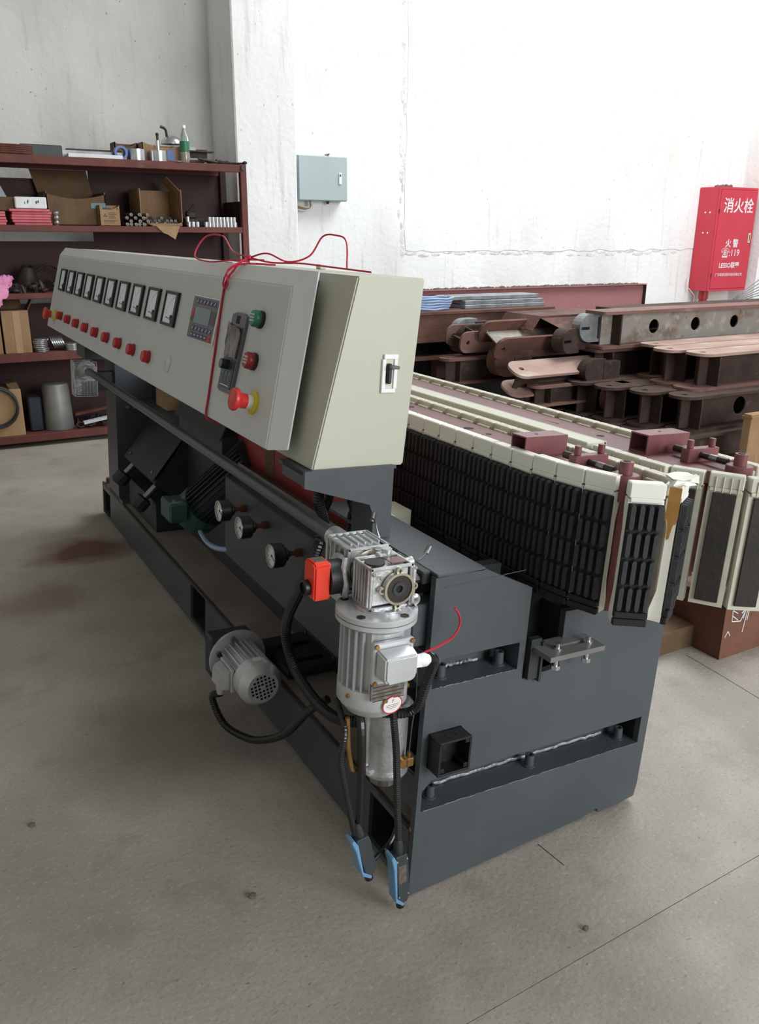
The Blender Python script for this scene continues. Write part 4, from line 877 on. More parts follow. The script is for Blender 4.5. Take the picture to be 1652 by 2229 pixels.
b = MB(); b.box((-.140, -.035, .9675), (-.100, .0, .9695), .0004); part('rating_plate', b, 'label_rose', t)
b = MB(); b.cyl((-.12, .022, .966), (-.12, .022, .982), .012, 12); b.box((-.145, .012, .966), (-.1, .032, .974), .002); b.cyl((-.09, -.01, .955), (-.072, -.01, .958), .011, 12); b.tube([(-.09, -.045, .884), (-.076, -.046, .886), (-.072, -.044, .874), (-.082, -.044, .866)], .006); part('eye_lug', b, 'alu_cast', t)
b = MB(); b.tube([(-.072, -.01, .958), (-.05, .0, .952), (-.03, .01, .955), (-.012, .02, .965)], .003, 6); b.cyl((-.015, .02, .958), (-.003, .025, .972), .006, 8); part('grease_nipple', b, 'steel', t)
b = MB(); b.tube([(-.092, .10, .97), (-.08, .14, .985), (-.05, .2, .985), (-.03, .25, .975)], .0022, 6); b.cyl((-.03, .25, .965), (-.02, .26, .985), .007, 8); part('thin_wire', b, 'steel', t)
def motor_body(b, n, r0, r1, h0, h1, skip=()):
    """finned stator along +Z of its own frame"""
    b.cyl((0, 0, h0), (0, 0, h1), r0, 28)
    for i in range(n):
        a = 2*PI*i/n
        if any(abs(((a - s_ + PI) % (2*PI)) - PI) < w_ for s_, w_ in skip): continue
        b.box((r0 - .002, -.0017, h0), (r1, .0017, h1), 0, Matrix.Rotation(a, 4, 'Z'))
    return b
AX, AY = -.157, -.010
t = thing('vertical_gear_motor', 'silver electric motor hanging vertically with a finned body and terminal box', 'motor', (AX, AY, .64), MF)
MM = TR((AX, AY, 0))
b = MB(); b.cyl((AX, AY, .848), (AX, AY, .862), .093, 44, bev=.002); fl = part('flange', b, 'alu_paint', t)
b = MB(); b.lathe([(.072, 0), (.088, .012), (.0925, .014), (.0925, .024)], (AX, AY, .823), (0, 0, 1), 44); part('flange_skirt', b, 'alu_paint', t)
for a in (215, 292, 340, 130):
    b = MB(); x, y = AX + .078*math.cos(math.radians(a)), AY + .078*math.sin(math.radians(a)); b.cyl((x, y, .8622), (x, y, .8634), .0105, 6); hb = part('flange_bolt_pocket', b, 'bearing_dark', fl)
b = MB(); motor_body(b, 26, .066, .080, .682, .828, ((-PI/2 + .05, .62),)); bmesh.ops.translate(b.bm, vec=(AX, AY, 0), verts=b.bm.verts); part('finned_body', b, 'alu_paint', t, smooth=False)
b = MB(); b.lathe([(.048, 0), (.060, .002), (.076, .022), (.0815, .030), (.0815, .072), (.078, .072)], (AX, AY, .612), (0, 0, 1), 44); cv = part('fan_cover', b, 'alu_paint', t)
for a in (262, 200, 330):
    b = MB(); b.cyl((AX + .080*math.cos(math.radians(a)), AY + .080*math.sin(math.radians(a)), .668), (AX + .086*math.cos(math.radians(a)), AY + .086*math.sin(math.radians(a)), .668), .005, 10); part('cover_screw', b, 'brass', cv)
b = MB(); b.box((AX - .050, AY - .084, .712), (AX + .052, AY - .070, .812), .003); part('terminal_base', b, 'alu_paint', t)
b = MB(); b.frustum([(AX - .040, AY - .084, .730), (AX + .040, AY - .084, .730), (AX + .044, AY - .084, .736), (AX + .044, AY - .084, .800), (AX - .044, AY - .084, .800), (AX - .044, AY - .084, .736)],
                    [(AX - .030, AY - .122, .728), (AX + .030, AY - .122, .728), (AX + .040, AY - .122, .740), (AX + .040, AY - .122, .790), (AX - .040, AY - .122, .790), (AX - .040, AY - .122, .740)])
bmesh.ops.bevel(b.bm, geom=list(b.bm.edges), offset=.004, segments=2, affect='EDGES'); tb = part('terminal_box', b, 'alu_paint', t)
for x, z in ((-.044, .806), (.046, .806), (-.044, .718)):
    b = MB(); b.cyl((AX + x, AY - .084, z), (AX + x, AY - .089, z), .0055, 10); part('box_screw', b, 'brass', t)
b = MB(); b.cyl((AX + .040, AY - .102, .762), (AX + .056, AY - .102, .762), .016, 6); b.lathe([(.014, 0), (.0155, .004), (.0155, .018), (.010, .028)], (AX + .054, AY - .102, .762), (1, 0, 0), 16); part('cable_gland', b, 'white_plastic', t)
b = MB(); b.box((AX - .050, AY - .0815, .674), (AX + .036, AY - .077, .712), .001); npl = part('rating_plate', b, 'name_plate', t)
b = MB()
for i in range(5): b.box((AX - .045, AY - .0821, .705 - i*.0085), (AX + (.038, .02, .035, .028, .036)[i], AY - .0815, .7072 - i*.0085))
part('plate_print', b, 'ink', npl, smooth=False)
Ms = TR((AX, AY, .654)) @ RZ(5) @ TR((0, -.0819, 0)) @ RX(90)
b = MB(); b.prism([(.026*math.cos(a*PI/14), .021*math.sin(a*PI/14)) for a in range(28)], 0, .0006, Ms)
st = part('oval_sticker', b, 'sticker_white', t, smooth=False)
b = MB(); b.sheet([(.027*math.cos(a*PI/14), .022*math.sin(a*PI/14)) for a in range(28)], [[(.0245*math.cos(a*PI/14), .0195*math.sin(a*PI/14)) for a in range(28)]], .0006, Ms @ TR((0, 0, .0005)))
b.text('F', .011, Ms @ TR((-.003, .006, .0008)), .0003, 'LEFT', .3); part('sticker_ring', b, 'sticker_red', st, smooth=False)
b = MB()
for i, w_ in enumerate((.036, .034, .024)): b.box((-w_/2, .000 - i*.004, .0007), (w_/2, .0008 - i*.004, .001), 0, Ms)
part('sticker_print', b, 'ink_faded', st, smooth=False)
# pneumatic cylinder behind the motor
t = thing('lubricator_housing', 'dull silver cast pump housing with a brass fitting below the vertical motor', 'pump', (-.07, .06, .36), MF)
b = MB(); b.lathe([(.056, 0), (.060, .006), (.060, .012), (.052, .02), (.052, .16), (.060, .175), (.062, .19), (.05, .2)], (-.066, .058, .375), (0, 0, 1), 30); b.box((-.128, .03, .382), (-.005, .09, .398), .004); b.ring((.005, .05, .392), (0, -1, 0), .014, .007, .014, 14); part('housing', b, 'alu_cast', t)
b = MB(); b.box((-.128, .05, .40), (-.112, .075, .55), .002); part('side_fin', b, 'alu_cast', t)
b = MB(); b.cyl((-.072, .05, .352), (-.072, .05, .378), .036, 12); b.cyl((-.05, .05, .348), (-.05, .05, .378), .03, 10); part('bottom_plug', b, 'steel', t)
b = MB(); b.cyl((-.052, .02, .425), (-.052, -.012, .425), .013, 12); b.box((-.046, -.014, .414), (-.026, .004, .438), .002); b.cyl((-.036, -.005, .438), (-.036, -.005, .452), .005, 8); part('brass_fitting', b, 'brass', t)
b = MB(); b.tube([(-.036, -.005, .45), (-.030, .0, .52), (-.018, .01, .58), (-.028, .0, .68)], .0014, 5); part('thin_wire', b, 'steel', t)
b = MB(); b.box((-.03, .06, .38), (.06, .10, .56)); part('mounting_plate', b, 'machine_dark', t, smooth=False)
b = MB(); b.tube([(-.222, -.02, .60), (-.216, -.02, .52), (-.205, -.02, .465), (-.198, -.02, .456), (-.182, -.015, .452)], .0058, 6, 3)
single('hex_key', b, 'brass', 'brass coloured hex key hanging below the vertical motor', 'hex key', (-.21, -.02, .52), MF)
# ---------------------------------------------------------------- small horizontal motor
BX, BZ = -.118, .272
t = thing('small_motor', 'small silver motor with a slotted fan cover lying beside the base', 'motor', (BX, .85, BZ), MF)
MO = frame((BX, 1.03, BZ), (1, 0, 0), (0, 0, 1)) # local z points to -Y
b = MB(); b.lathe([(.098, 0), (.100, .004), (.100, .014), (.07, .018)], (BX, 1.03, BZ), (0, -1, 0), 40); fl = part('flange', b, 'alu_paint', t)
b = MB(); b.cyl((BX - .07, 1.012, BZ + .03), (BX - .07, 1.0, BZ + .03), .01, 10); b.cyl((BX - .02, 1.012, BZ + .075), (BX - .02, 1.0, BZ + .075), .01, 10); part('flange_nut', b, 'steel', fl)
b = MB(); motor_body(b, 24, .056, .073, .018, .185, ((PI, .5),)); b.bm.transform(MO); part('finned_body', b, 'alu_paint', t, smooth=False)
b = MB(); b.lathe([(.066, .165), (.074, .165), (.074, .215), (.052, .243), (.050, .243)], (BX, 1.03, BZ), (0, -1, 0), 40, cap=False); cv = part('fan_cover', b, 'alu_paint', t)
holes = []
for i in range(-3, 4):
    for j in range(-3, 4):
        if abs(i) + abs(j) > 4 or (abs(i) + abs(j) == 0): continue
        holes.append(rect(i*.0125 - .0042, j*.0125 - .0042, i*.0125 + .0042, j*.0125 + .0042))
b = MB(); b.sheet(circ(0, 0, .0525, 36), holes, .003, MO @ TR((0, 0, .241)) @ RZ(12)); part('fan_grille', b, 'alu_paint', t, smooth=False)
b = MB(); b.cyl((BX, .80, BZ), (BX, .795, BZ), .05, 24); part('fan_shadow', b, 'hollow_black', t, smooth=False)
b = MB(); b.box((BX - .078, .87, BZ - .045), (BX - .066, .975, BZ + .038), .002); part('terminal_base', b, 'alu_paint', t)
b = MB(); b.frustum([(BX - .078, .876, BZ - .04), (BX - .078, .968, BZ - .04), (BX - .078, .968, BZ + .034), (BX - .078, .876, BZ + .034)], [(BX - .116, .882, BZ - .034), (BX - .116, .960, BZ - .034), (BX - .110, .960, BZ + .026), (BX - .110, .882, BZ + .026)])
bmesh.ops.bevel(b.bm, geom=list(b.bm.edges), offset=.006, segments=2, affect='EDGES'); part('terminal_box', b, 'alu_paint', t)
b = MB(); b.lathe([(.015, 0), (.016, .01), (.012, .03)], (BX - .096, .92, BZ - .036), (0, 0, -1), 14); part('cable_gland', b, 'alu_paint', t)
b = MB(); b.prism([(.017*math.cos(a*PI/10), .012*math.sin(a*PI/10)) for a in range(20)], 0, .0008, TR((BX, .845, BZ + .0735)) @ RX(4)); part('oval_sticker', b, 'sticker_white', t, smooth=False)
b = MB(); b.box((BX - .09, 1.03, BZ - .07), (BX + .06, 1.10, BZ + .08), .006); b.box((BX, 1.04, .206), (.10, 1.09, .28)); part('mounting_gear', b, 'motor_navy', t)
t.matrix_world = MF @ TR(ORG[t.name] + Vector((.006, -.045, -.006)))
# ---------------------------------------------------------------- tilted grinding head behind the pipe
t = thing('motor_guard', 'large dark tilted sheet guard behind the long pipe', 'guard', (.05, 2.4, .45), MF)
U = Vector((.60, -.0, .80)).normalized()
P0 = Vector((.02, 2.53, .485)); P1 = Vector((.02, 3.12, .478)); N_ = Vector((-.8, 0, .6))
def sheet4(b, p, q, L, th=.004):
    r = [p, q, q + U * L, p + U * L]; b.frustum([tuple(v) for v in r], [tuple(v - N_ * th) for v in r])
b = MB(); sheet4(b, P0, P1, .30, .004); part('cover_sheet', b, 'machine_dark', t, smooth=False)
b = MB(); b.frustum([tuple(P0 + Vector((.01, .0, -.02))), tuple(P0 + U*.3 + Vector((.012, .0, 0))), tuple(P0 + U*.3 + Vector((.16, 0, -.12))), tuple(P0 + Vector((.16, 0, -.14)))], [tuple(v + Vector((0, .58, 0))) for v in (P0 + Vector((.01, .0, -.02)), P0 + U*.3 + Vector((.012, .0, 0)), P0 + U*.3 + Vector((.16, 0, -.12)), P0 + Vector((.16, 0, -.14)))]); part('guard_box', b, 'motor_navy', t, smooth=False)
for f, y in ((.03, 2.60), (.03, 3.04), (.27, 2.6)):
    p = P0 + U * f; b = MB(); b.cyl((p.x, y, p.z), tuple(Vector((p.x, y, p.z)) + N_ * .005), .008, 8); part('guard_screw', b, 'alu_bright', t)
b = MB(); b.box((.04, 2.55, .206), (.2, 3.1, .36)); part('guard_foot', b, 'motor_navy', t, smooth=False)
t = thing('second_guard', 'smaller dark sheet guard above the long pipe, under the console', 'guard', (.1, 1.95, .8), MF)
b = MB(); b.frustum([(.075, 1.70, .86), (.075, 2.32, .86), (.135, 2.32, .99), (.135, 1.70, .99)], [(.08, 1.70, .857), (.08, 2.32, .857), (.14, 2.32, .987), (.14, 1.70, .987)]); b.box((.09, 1.71, .78), (.2, 2.3, .87)); part('cover_sheet', b, 'machine_dark', t, smooth=False)
b = MB(); b.box((.06, 2.40, .86), (.2, 2.58, 1.02)); part('brown_panel', b, 'cardboard', t, smooth=False)
t = thing('tilted_motor', 'dark teal tilted grinding motor with a terminal box above the tray', 'motor', (.06, 1.85, .55), MF)
A0 = Vector((.20, 1.60, .80)); A1 = Vector((.02, 1.93, .47)); AXv = (A0 - A1).normalized()
MQ = frame(A1, AXv.orthogonal(), AXv.cross(AXv.orthogonal())); MQ = TR(A1) @ AXv.to_track_quat('Z', 'Y').to_matrix().to_4x4()
L_ = (A0 - A1).length
b = MB(); motor_body(b, 30, .085, .102, .12, L_, ()); b.bm.transform(MQ); part('finned_body', b, 'motor_navy', t, smooth=False)
b = MB(); b.lathe([(.05, 0), (.09, .02), (.104, .05), (.104, .13)], A1, AXv, 28); part('end_bell', b, 'motor_green', t)
b = MB(); b.box((-.11, 1.78, .50), (-.03, 1.92, .585), .008, M=None); tb = part('terminal_box', b, 'motor_green', t)
b = MB(); b.ring((-.075, 1.83, .585), (0, 0, 1), .009, .005, .003, 12); b.box((-.10, 1.80, .5855), (-.05, 1.805, .588)); part('box_screw', b, 'alu_bright', t)
for i, (y, z) in enumerate(((2.62, .37), (3.02, .40))):
    t2 = thing('adjusting_knob', ('near', 'far')[i] + ' black adjusting knob below the tilted sheet guard', 'knob', (.02, y, z), MF, 'adjusting knobs')
    b = MB(); b.cyl((.06, y, z + .06), (.0, y, z - .0), .018, 10); part('spindle', b, 'steel', t2)
    b = MB(); b.lathe([(.03, 0), (.045, .01), (.045, .06), (.03, .075)], (.005, y, z + .005), (-.7, 0, -.72), 10); part('knob_body', b, 'black_rubber', t2)
b = MB(); b.tube([(.03, 1.86, .48), (.03, 1.80, .44), (.03, 1.70, .425), (.04, 1.58, .44), (.10, 1.5, .46)], .011, 8, 5)
single('blue_hose', b, 'blue_hose', 'pale blue hose curving from under the tilted motor to the gauge panel', 'hose', (.03, 1.75, .44), MF)
b = MB(); b.box((.17, .52, .75), (.26, .62, .89)); part('beige_block', b, 'track_cover', base, smooth=False)
# ---------------------------------------------------------------- conduits and cables
def conduit(name, label, pts, r=.0155, frame_=MF, corr=.16, pitch=.008, m='black_conduit', cat='conduit', n=9, group=None):
    b = MB(); b.tube(pts, r, n, 8, corr=corr, pitch=pitch)
    return single(name, b, m, label, cat, pts[len(pts)//2], frame_, group, smooth=False)
conduit('main_conduit', 'thick black corrugated conduit curving down behind the red counter', [(-.06, .42, 1.09), (-.085, .45, .99), (-.06, .46, .90), (-.09, .43, .85), (-.10, .50, .71), (-.10, .59, .58), (-.10, .60, .50), (-.10, .53, .43), (-.10, .38, .40), (-.09, .26, .41), (-.03, .2, .42)], .0165)
conduit('second_conduit', 'black corrugated conduit running down behind the vertical motor flange', [(-.05, .46, 1.09), (-.04, .47, .98), (-.065, .46, .91), (-.03, .40, .84), (-.06, .30, .72), (-.05, .25, .62), (-.02, .24, .5)], .0135)
conduit('right_conduit', 'black corrugated conduit under the console, left of the post', [(.0, .46, 1.09), (.01, .45, .98), (.03, .45, .92), (.02, .45, .87), (.03, .40, .80)], .0135)
conduit('crossing_conduit', 'black corrugated conduit crossing beside the post under the console', [(.05, .44, 1.09), (.04, .44, .97), (.025, .46, .92), (.04, .48, .86), (.05, .5, .79)], .012)
conduit('small_motor_conduit', 'black corrugated conduit looping from the small motor to the base', [(BX - .090, .875, BZ - .071), (-.225, .91, .17), (-.20, .86, .09), (-.16, .76, .085), (-.14, .66, .13), (-.13, .52, .23), (-.11, .42, .35), (-.07, .37, .41)], .0125)
conduit('gland_conduit', 'black corrugated conduit dropping from the white gland and bending under the motor', [(AX + .085, AY - .10, .762), (-.058, -.10, .755), (-.042, -.085, .73), (-.040, -.06, .67), (-.040, -.035, .60), (-.055, -.02, .575), (-.09, -.01, .573), (-.13, .02, .575), (-.14, .06, .58)], .0125)
conduit('left_cable', 'left black cable hanging below the vertical motor to the blue connector', [(-.21, .06, .60), (-.233, -.03, .575), (-.240, -.03, .50), (-.22, -.03, .40), (-.195, -.03, .295), (-.188, -.03, .28)], .008, corr=.12, pitch=.006)
conduit('middle_cable', 'middle black cable hanging below the vertical motor to the blue connector', [(-.17, .04, .62), (-.19, -.03, .57), (-.183, -.03, .43), (-.18, -.03, .31), (-.176, -.03, .27)], .0105, corr=0, pitch=.006)
conduit('right_cable', 'right black corrugated cable hanging down to the rectangular plug', [(-.09, .0, .61), (-.104, -.03, .575), (-.090, -.03, .48), (-.078, -.03, .35), (-.066, -.03, .23), (-.060, -.03, .185)], .0095, corr=.14, pitch=.006)
b = MB(); b.tube([(-.064, -.075, .742), (-.060, -.06, .746), (-.014, -.06, .757), (.023, -.06, .773), (.040, -.06, .801), (.036, -.06, .827), (.022, -.06, .846)], .0028, 6, 6)
single('loose_red_wire', b, 'red_wire', 'loose red wire end curling in front of the grey end plate', 'wire', (.05, -.02, .75), MF)
for i, (x, z0, z1, lb) in enumerate(((-.178, .155, .275, 'left blue and black connector hanging at the near corner'), (-.062, .035, .185, 'right blue and black plug with a label hanging at the near corner'))):
    t = thing('cable_connector', lb, 'connector', (x, -.03, z0), MF, None)
    R_ = RY(-14 if i == 0 else -6)
    Mx = TR((x, -.03, z1)) @ R_
    h = z1 - z0
    b = MB(); b.prism([(-.016, 0), (.016, 0), (.020, -.02), (.020, -h + .018), (.012, -h), (-.012, -h), (-.016, -.03)], -.016, .016, Mx, axis='y'); bmesh.ops.bevel(b.bm, geom=list(b.bm.edges), offset=.002, segments=1, affect='EDGES'); part('plug_body', b, 'slate_plastic', t)
    b = MB(); b.prism([(-.030, .004), (-.022, .008), (-.014, -.012), (-.016, -h + .02), (.004, -h - .002), (.0, -h - .010), (-.022, -h + .012), (-.024, -.03)], -.018, .018, Mx, axis='y'); bmesh.ops.bevel(b.bm, geom=list(b.bm.edges), offset=.002, segments=1, affect='EDGES'); part('blue_shell', b, 'blue_shell', t)
    b = MB(); b.lathe([(.012, 0), (.012, .03), (.009, .045)], Mx @ Vector((0, 0, -.004)), Mx.to_3x3() @ Vector((0, 0, 1)), 12); part('strain_relief', b, 'black_rubber', t)
    b = MB(); b.cyl(Mx @ Vector((0, 0, -h + .002)), Mx @ Vector((0, 0, -h - .022)), .011, 10); part('plug_tip', b, 'black_plastic', t)
    if i:
        b = MB(); b.box((-.010, -.0168, -.085), (.012, -.0158, -.030), 0, Mx); lbx = part('label', b, 'name_plate', t, smooth=False)
        for (xx, zz) in ((-.013, -.014), (.015, -.014), (-.011, -h + .024), (.015, -h + .026)):
            b = MB(); b.ball(Mx @ Vector((xx, -.0165, zz)), .0032, sub=1); part('screw', b, 'alu_bright', t)
conduit('connector_link', 'short black cable between the two blue connectors at the near corner', [(-.155, -.025, .175), (-.13, -.01, .165), (-.10, .0, .17), (-.06, .01, .19), (-.03, .03, .22)], .006, corr=0)
# ================================================================ CONVEYOR TRACKS (machine frame)
BL = .082; ZB = .80
def block_mesh(m, ribs=False, waist=True):
    b = MB(); h = BL / 2
    pr = [(0, 0), (0, .306), (-.030, .306), (-.030, .285), (-.019, .23), (-.019, .08), (-.030, .03), (-.030, 0)] if waist else [(0, 0), (0, .306), (-.022, .306), (-.022, 0)]
    b.prism(pr, -h, h, axis='x')
    b.box((-h, -.030, .309), (h, .003, .345), .0025); b.box((-h + .020, -.044, .309), (h - .004, -.030, .332), .002); b.box((-h + .004, .0, .300), (h - .004, .0045, .310), .001)
    if ribs:
        for i in range(4): b.box((-h + .010 + i*.018, .003, .298), (-h + .0125 + i*.018, .006, .338), .0008)
    return b.mesh('track_block', m, None, True, 25)
def loz_mesh():
    b = MB(); w, l, c = .0068, .031, .0045
    p0 = [(-w, -l + c), (-w + c, -l), (w - c, -l), (w, -l + c), (w, l - c), (w - c, l), (-w + c, l), (-w, l - c)]
    p1 = [(x * .78, z * .95) for x, z in p0]
    b.frustum([(x, .005, z) for x, z in p0], [(x, .018, z) for x, z in p1]); return b.mesh('rubber_pad', 'black_rubber', None, False)
def plate_mesh(m, worn=False):
    b = MB(); h = BL / 2 - .001
    b.box((-h + (.012 if worn else 0), 0, .030 if not worn else .012), (h - (.012 if worn else 0), .006, .297), .0015)
    if not worn: b.box((-h, 0, -.004), (h, .014, .013), .002); b.box((-h, 0, .016), (h, .016, .031), .002)
    return b.mesh('pad_plate', m, None, False)
me_new = block_mesh('nylon_white'); me_used = block_mesh('nylon_used'); me_clear = block_mesh('nylon_clear', True); me_stain = block_mesh('nylon_stained')
me_loz = loz_mesh(); me_plate = plate_mesh('pad_black'); me_worn = plate_mesh('worn_rubber', True)
def block(tr, x, y, n, me, pads, dz=0.0):
    n = Vector((n[0], n[1], 0)).normalized()
    M = frame((x, y, ZB + dz), n.cross(Vector((0, 0, 1))), n)      # local x along the track, local y outwards
    rot = M.to_3x3().to_4x4()
    o = inst(me, 'track_block', tr, (x, y, ZB + dz), rot)
    if pads is None: return o
    p = bpy.data.objects.new('pad_plate', me_worn if pads == 'worn' else me_plate); COL.objects.link(p); p.parent = o
    if pads == 'new':
        for r in range(4):
            for c in range(4):
                q = bpy.data.objects.new('rubber_pad', me_loz); COL.objects.link(q); q.parent = o
                q.matrix_local = TR((-.0308 + c * .0205, 0, .0645 + r * .0672))
    return o
t = track1 = thing('conveyor_track', 'near conveyor track with black rubber pads facing the console and white nylon blocks', 'conveyor track', (.45, .6, ZB), MF, 'conveyor tracks')
b = MB(); b.prism([(.372, 2.5), (.372, .03), (.435, -.12), (.49, -.12), (.512, .0), (.512, 2.5)], 1.095, 1.128); part('top_plate', b, 'paint_maroon', t)
b = MB(); b.box((.39, -.04, .80), (.50, 2.5, 1.095)); part('core_beam', b, 'paint_maroon', t, smooth=False)
for x, y, r in ((.452, .53, .016), (.460, .44, .010), (.47, .9, .016)):
    b = MB(); b.cyl((x, y, 1.1276), (x, y, 1.1287), r, 18); part('plate_hole', b, 'hollow_black', t)
def square_tube(name, tr, x0, x1, y0, y1, z0, z1, w=.004):
    b = MB(); P = [(y0, z0), (y1, z0), (y1, z1), (y0, z1)]; I = [(y0 + w, z0 + w), (y1 - w, z0 + w), (y1 - w, z1 - w), (y0 + w, z1 - w)]
    M = frame((x0, 0, 0), (0, 1, 0), (0, 0, 1)); b.sheet(P, [I], x1 - x0, M)
    return part(name, b, 'paint_maroon_tube', tr, smooth=False)
tb = square_tube('square_tube', t, .372, .515, .166, .226, 1.128, 1.180)
b = MB(); b.cyl((.43, .196, 1.1796), (.43, .196, 1.1806), .005, 10); part('tube_hole', b, 'hollow_black', tb)
def tensioner(tr, cx, y, w):
    b = MB(); b.box((cx - w/2, y - .014, 1.127), (cx + w/2, y + .014, 1.165), .002); blk = part('tension_block', b, 'paint_maroon_tube', tr)
    for s_ in (-.36, .36):
        b = MB(); b.cyl((cx + s_*w, y, 1.165), (cx + s_*w, y, 1.188), .009, 14, bev=.001); part('block_bolt', b, 'paint_maroon_tube', blk)
    b = MB(); b.cyl((cx - w*.1, y + .075, 1.148), (cx - w*.1, y - .01, 1.148), .010, 12); b.cyl((cx - w*.1, y - .01, 1.148), (cx - w*.1, y - .10, 1.148), .0085, 12); part('tension_rod', b, 'bearing_dark', tr)
    b = MB(); b.cyl((cx - w*.1, y - .045, 1.148), (cx - w*.1, y - .07, 1.148), .0092, 12); part('bright_thread', b, 'steel', tr)
    py = y - .135; px = cx - w*.08
    b = MB(); b.cyl((px, py, .80), (px, py, 1.085), .016, 18); b.cyl((px, py, 1.085), (px, py, 1.148), .034, 24, bev=.002); b.cyl((px, py, 1.148), (px, py, 1.178), .0165, 18); part('wheel_post', b, 'paint_maroon_tube', tr)
    b = MB(); b.cyl((px, py, 1.177), (px, py, 1.1792), .009, 14); part('post_bore', b, 'hollow_black', tr)
tensioner(t, .452, .015, .11)
b = MB()
b.cyl((.452, -.10, .81), (.452, -.10, 1.085), .030, 14)
part('chain_wheel', b, 'scrap_dark', t)
y = .150
k = 0
while y < 2.4:
    block(t, .352, y, (-1, 0), me_new, 'new' if k < 12 else 'flat'); y += .086; k += 1
cx_, cy_, hl_ = .352, .150 - .0425, .0845
for a_ in (.06, .19, .33):
    block(t, cx_ + hl_/2*math.sin(a_), cy_ - hl_/2*math.cos(a_), (-math.cos(a_), -math.sin(a_)), me_new, 'new', .004); cx_ += hl_*math.sin(a_); cy_ -= hl_*math.cos(a_)
block(t, .424, -.212, (-.52, -.85), me_new, 'new', .004)
block(t, .530, -.226, (.50, -.866), me_new, 'new', .006)
b = MB(); b.prism([(-.014, .025), (.014, .025), (.014, -.050), (.011, -.062), (.008, -.058), (.004, -.075), (.001, -.098), (-.004, -.102), (-.006, -.07), (-.009, -.05), (-.014, -.058)], -.001, .0016, frame((.4872, -.2365, 1.115), (.5, -.866, 0), (0, 0, 1)))
part('glue_stain', b, 'nylon_stained', t)
y = -.135; k = 0
while y < 2.4: block(t, .560, y, (1, 0), me_used, 'flat'); y += .0865
# white foam wedge torn at the corner
b = MB(); b.prism([(.47, -.245), (.53, -.255), (.555, -.215), (.50, -.19)], 1.146, 1.165); bmesh.ops.subdivide_edges(b.bm, edges=list(b.bm.edges), cuts=2, use_grid_fill=True)
for v in b.bm.verts: v.co += Vector((random.uniform(-.006, .006), random.uniform(-.006, .006), random.uniform(-.006, .006)))
part('torn_nylon', b, 'nylon_white', t)
# ---- second track
t = track2 = thing('conveyor_track', 'far conveyor track with a long pale cover strip and worn flat pads', 'conveyor track', (.76, .6, ZB), MF, 'conveyor tracks')
b = MB(); b.prism([(.690, 2.5), (.690, .0), (.78, -.14), (.868, -.14), (.868, 2.5)], 1.095, 1.128); part('top_plate', b, 'paint_maroon', t)
b = MB(); b.box((.69, -.04, .80), (.85, 2.5, 1.095)); part('core_beam', b, 'paint_maroon', t, smooth=False)
b = MB(); b.cyl((.80, .33, 1.1276), (.80, .33, 1.1287), .012, 18); part('plate_hole', b, 'hollow_black', t)
tb = square_tube('square_tube', t, .740, .905, .090, .155, 1.128, 1.182)
b = MB(); b.cyl((.82, .125, 1.1816), (.82, .125, 1.1826), .005, 10); part('tube_hole', b, 'hollow_black', tb)
tensioner(t, .835, -.01, .12)
b = MB(); b.box((.618, .195, 1.125), (.692, 2.5, 1.146), .003); b.box((.684, .195, 1.10), (.692, 2.5, 1.146)); part('cover_strip', b, 'track_cover', t)
b = MB()
for i in range(120): b.box((.610, .20 + i*.017, 1.085), (.620, .211 + i*.017, 1.124))
part('cover_ribs', b, 'nylon_clear', t, smooth=False, stuff=True)
b = MB(); b.tube([(.80, .62, 1.124), (.80, .52, 1.126)], .004, 6, 0); part('loose_pin', b, 'steel', t)
y = .130
while y > -.06: block(t, .620, y, (-1, -.05), me_clear, 'worn'); y -= .087
yy = .217
while yy < 2.4: block(t, .636, yy, (-1, 0), me_clear, None, -.022); yy += .087
block(t, .655, -.125, (-.86, -.5), me_clear, 'worn'); block(t, .705, -.205, (-.80, -.6), me_clear, 'worn', .002); block(t, .775, -.268, (-.5, -.86), me_clear, 'worn')
block(t, .87, -.27, (.3, -.95), me_clear, 'worn')
y = -.12
while y < 2.4: block(t, .908, y, (1, 0), me_used, 'flat'); y += .0865
# saddles carrying the tracks
for y0 in (.22, 1.3):
    b = MB(); b.box((.36, y0, .60), (.90, y0 + .10, .80)); part('track_saddle', b, 'machine_dark', base, smooth=False)
b = MB(); b.hexa([(.30, .12, FZ(.30)), (.815, .12, FZ(.815)), (.815, .14, FZ(.815)), (.30, .14, FZ(.30)), (.30, .12, .74), (.815, .12, .74), (.815, .14, .74), (.30, .14, .74)]); b.box((.79, .02, .1), (.815, .12, .74)); b.box((.79, .14, .1), (.815, 3.3, .60)); part('inner_plate', b, 'machine_dark', base, smooth=False)
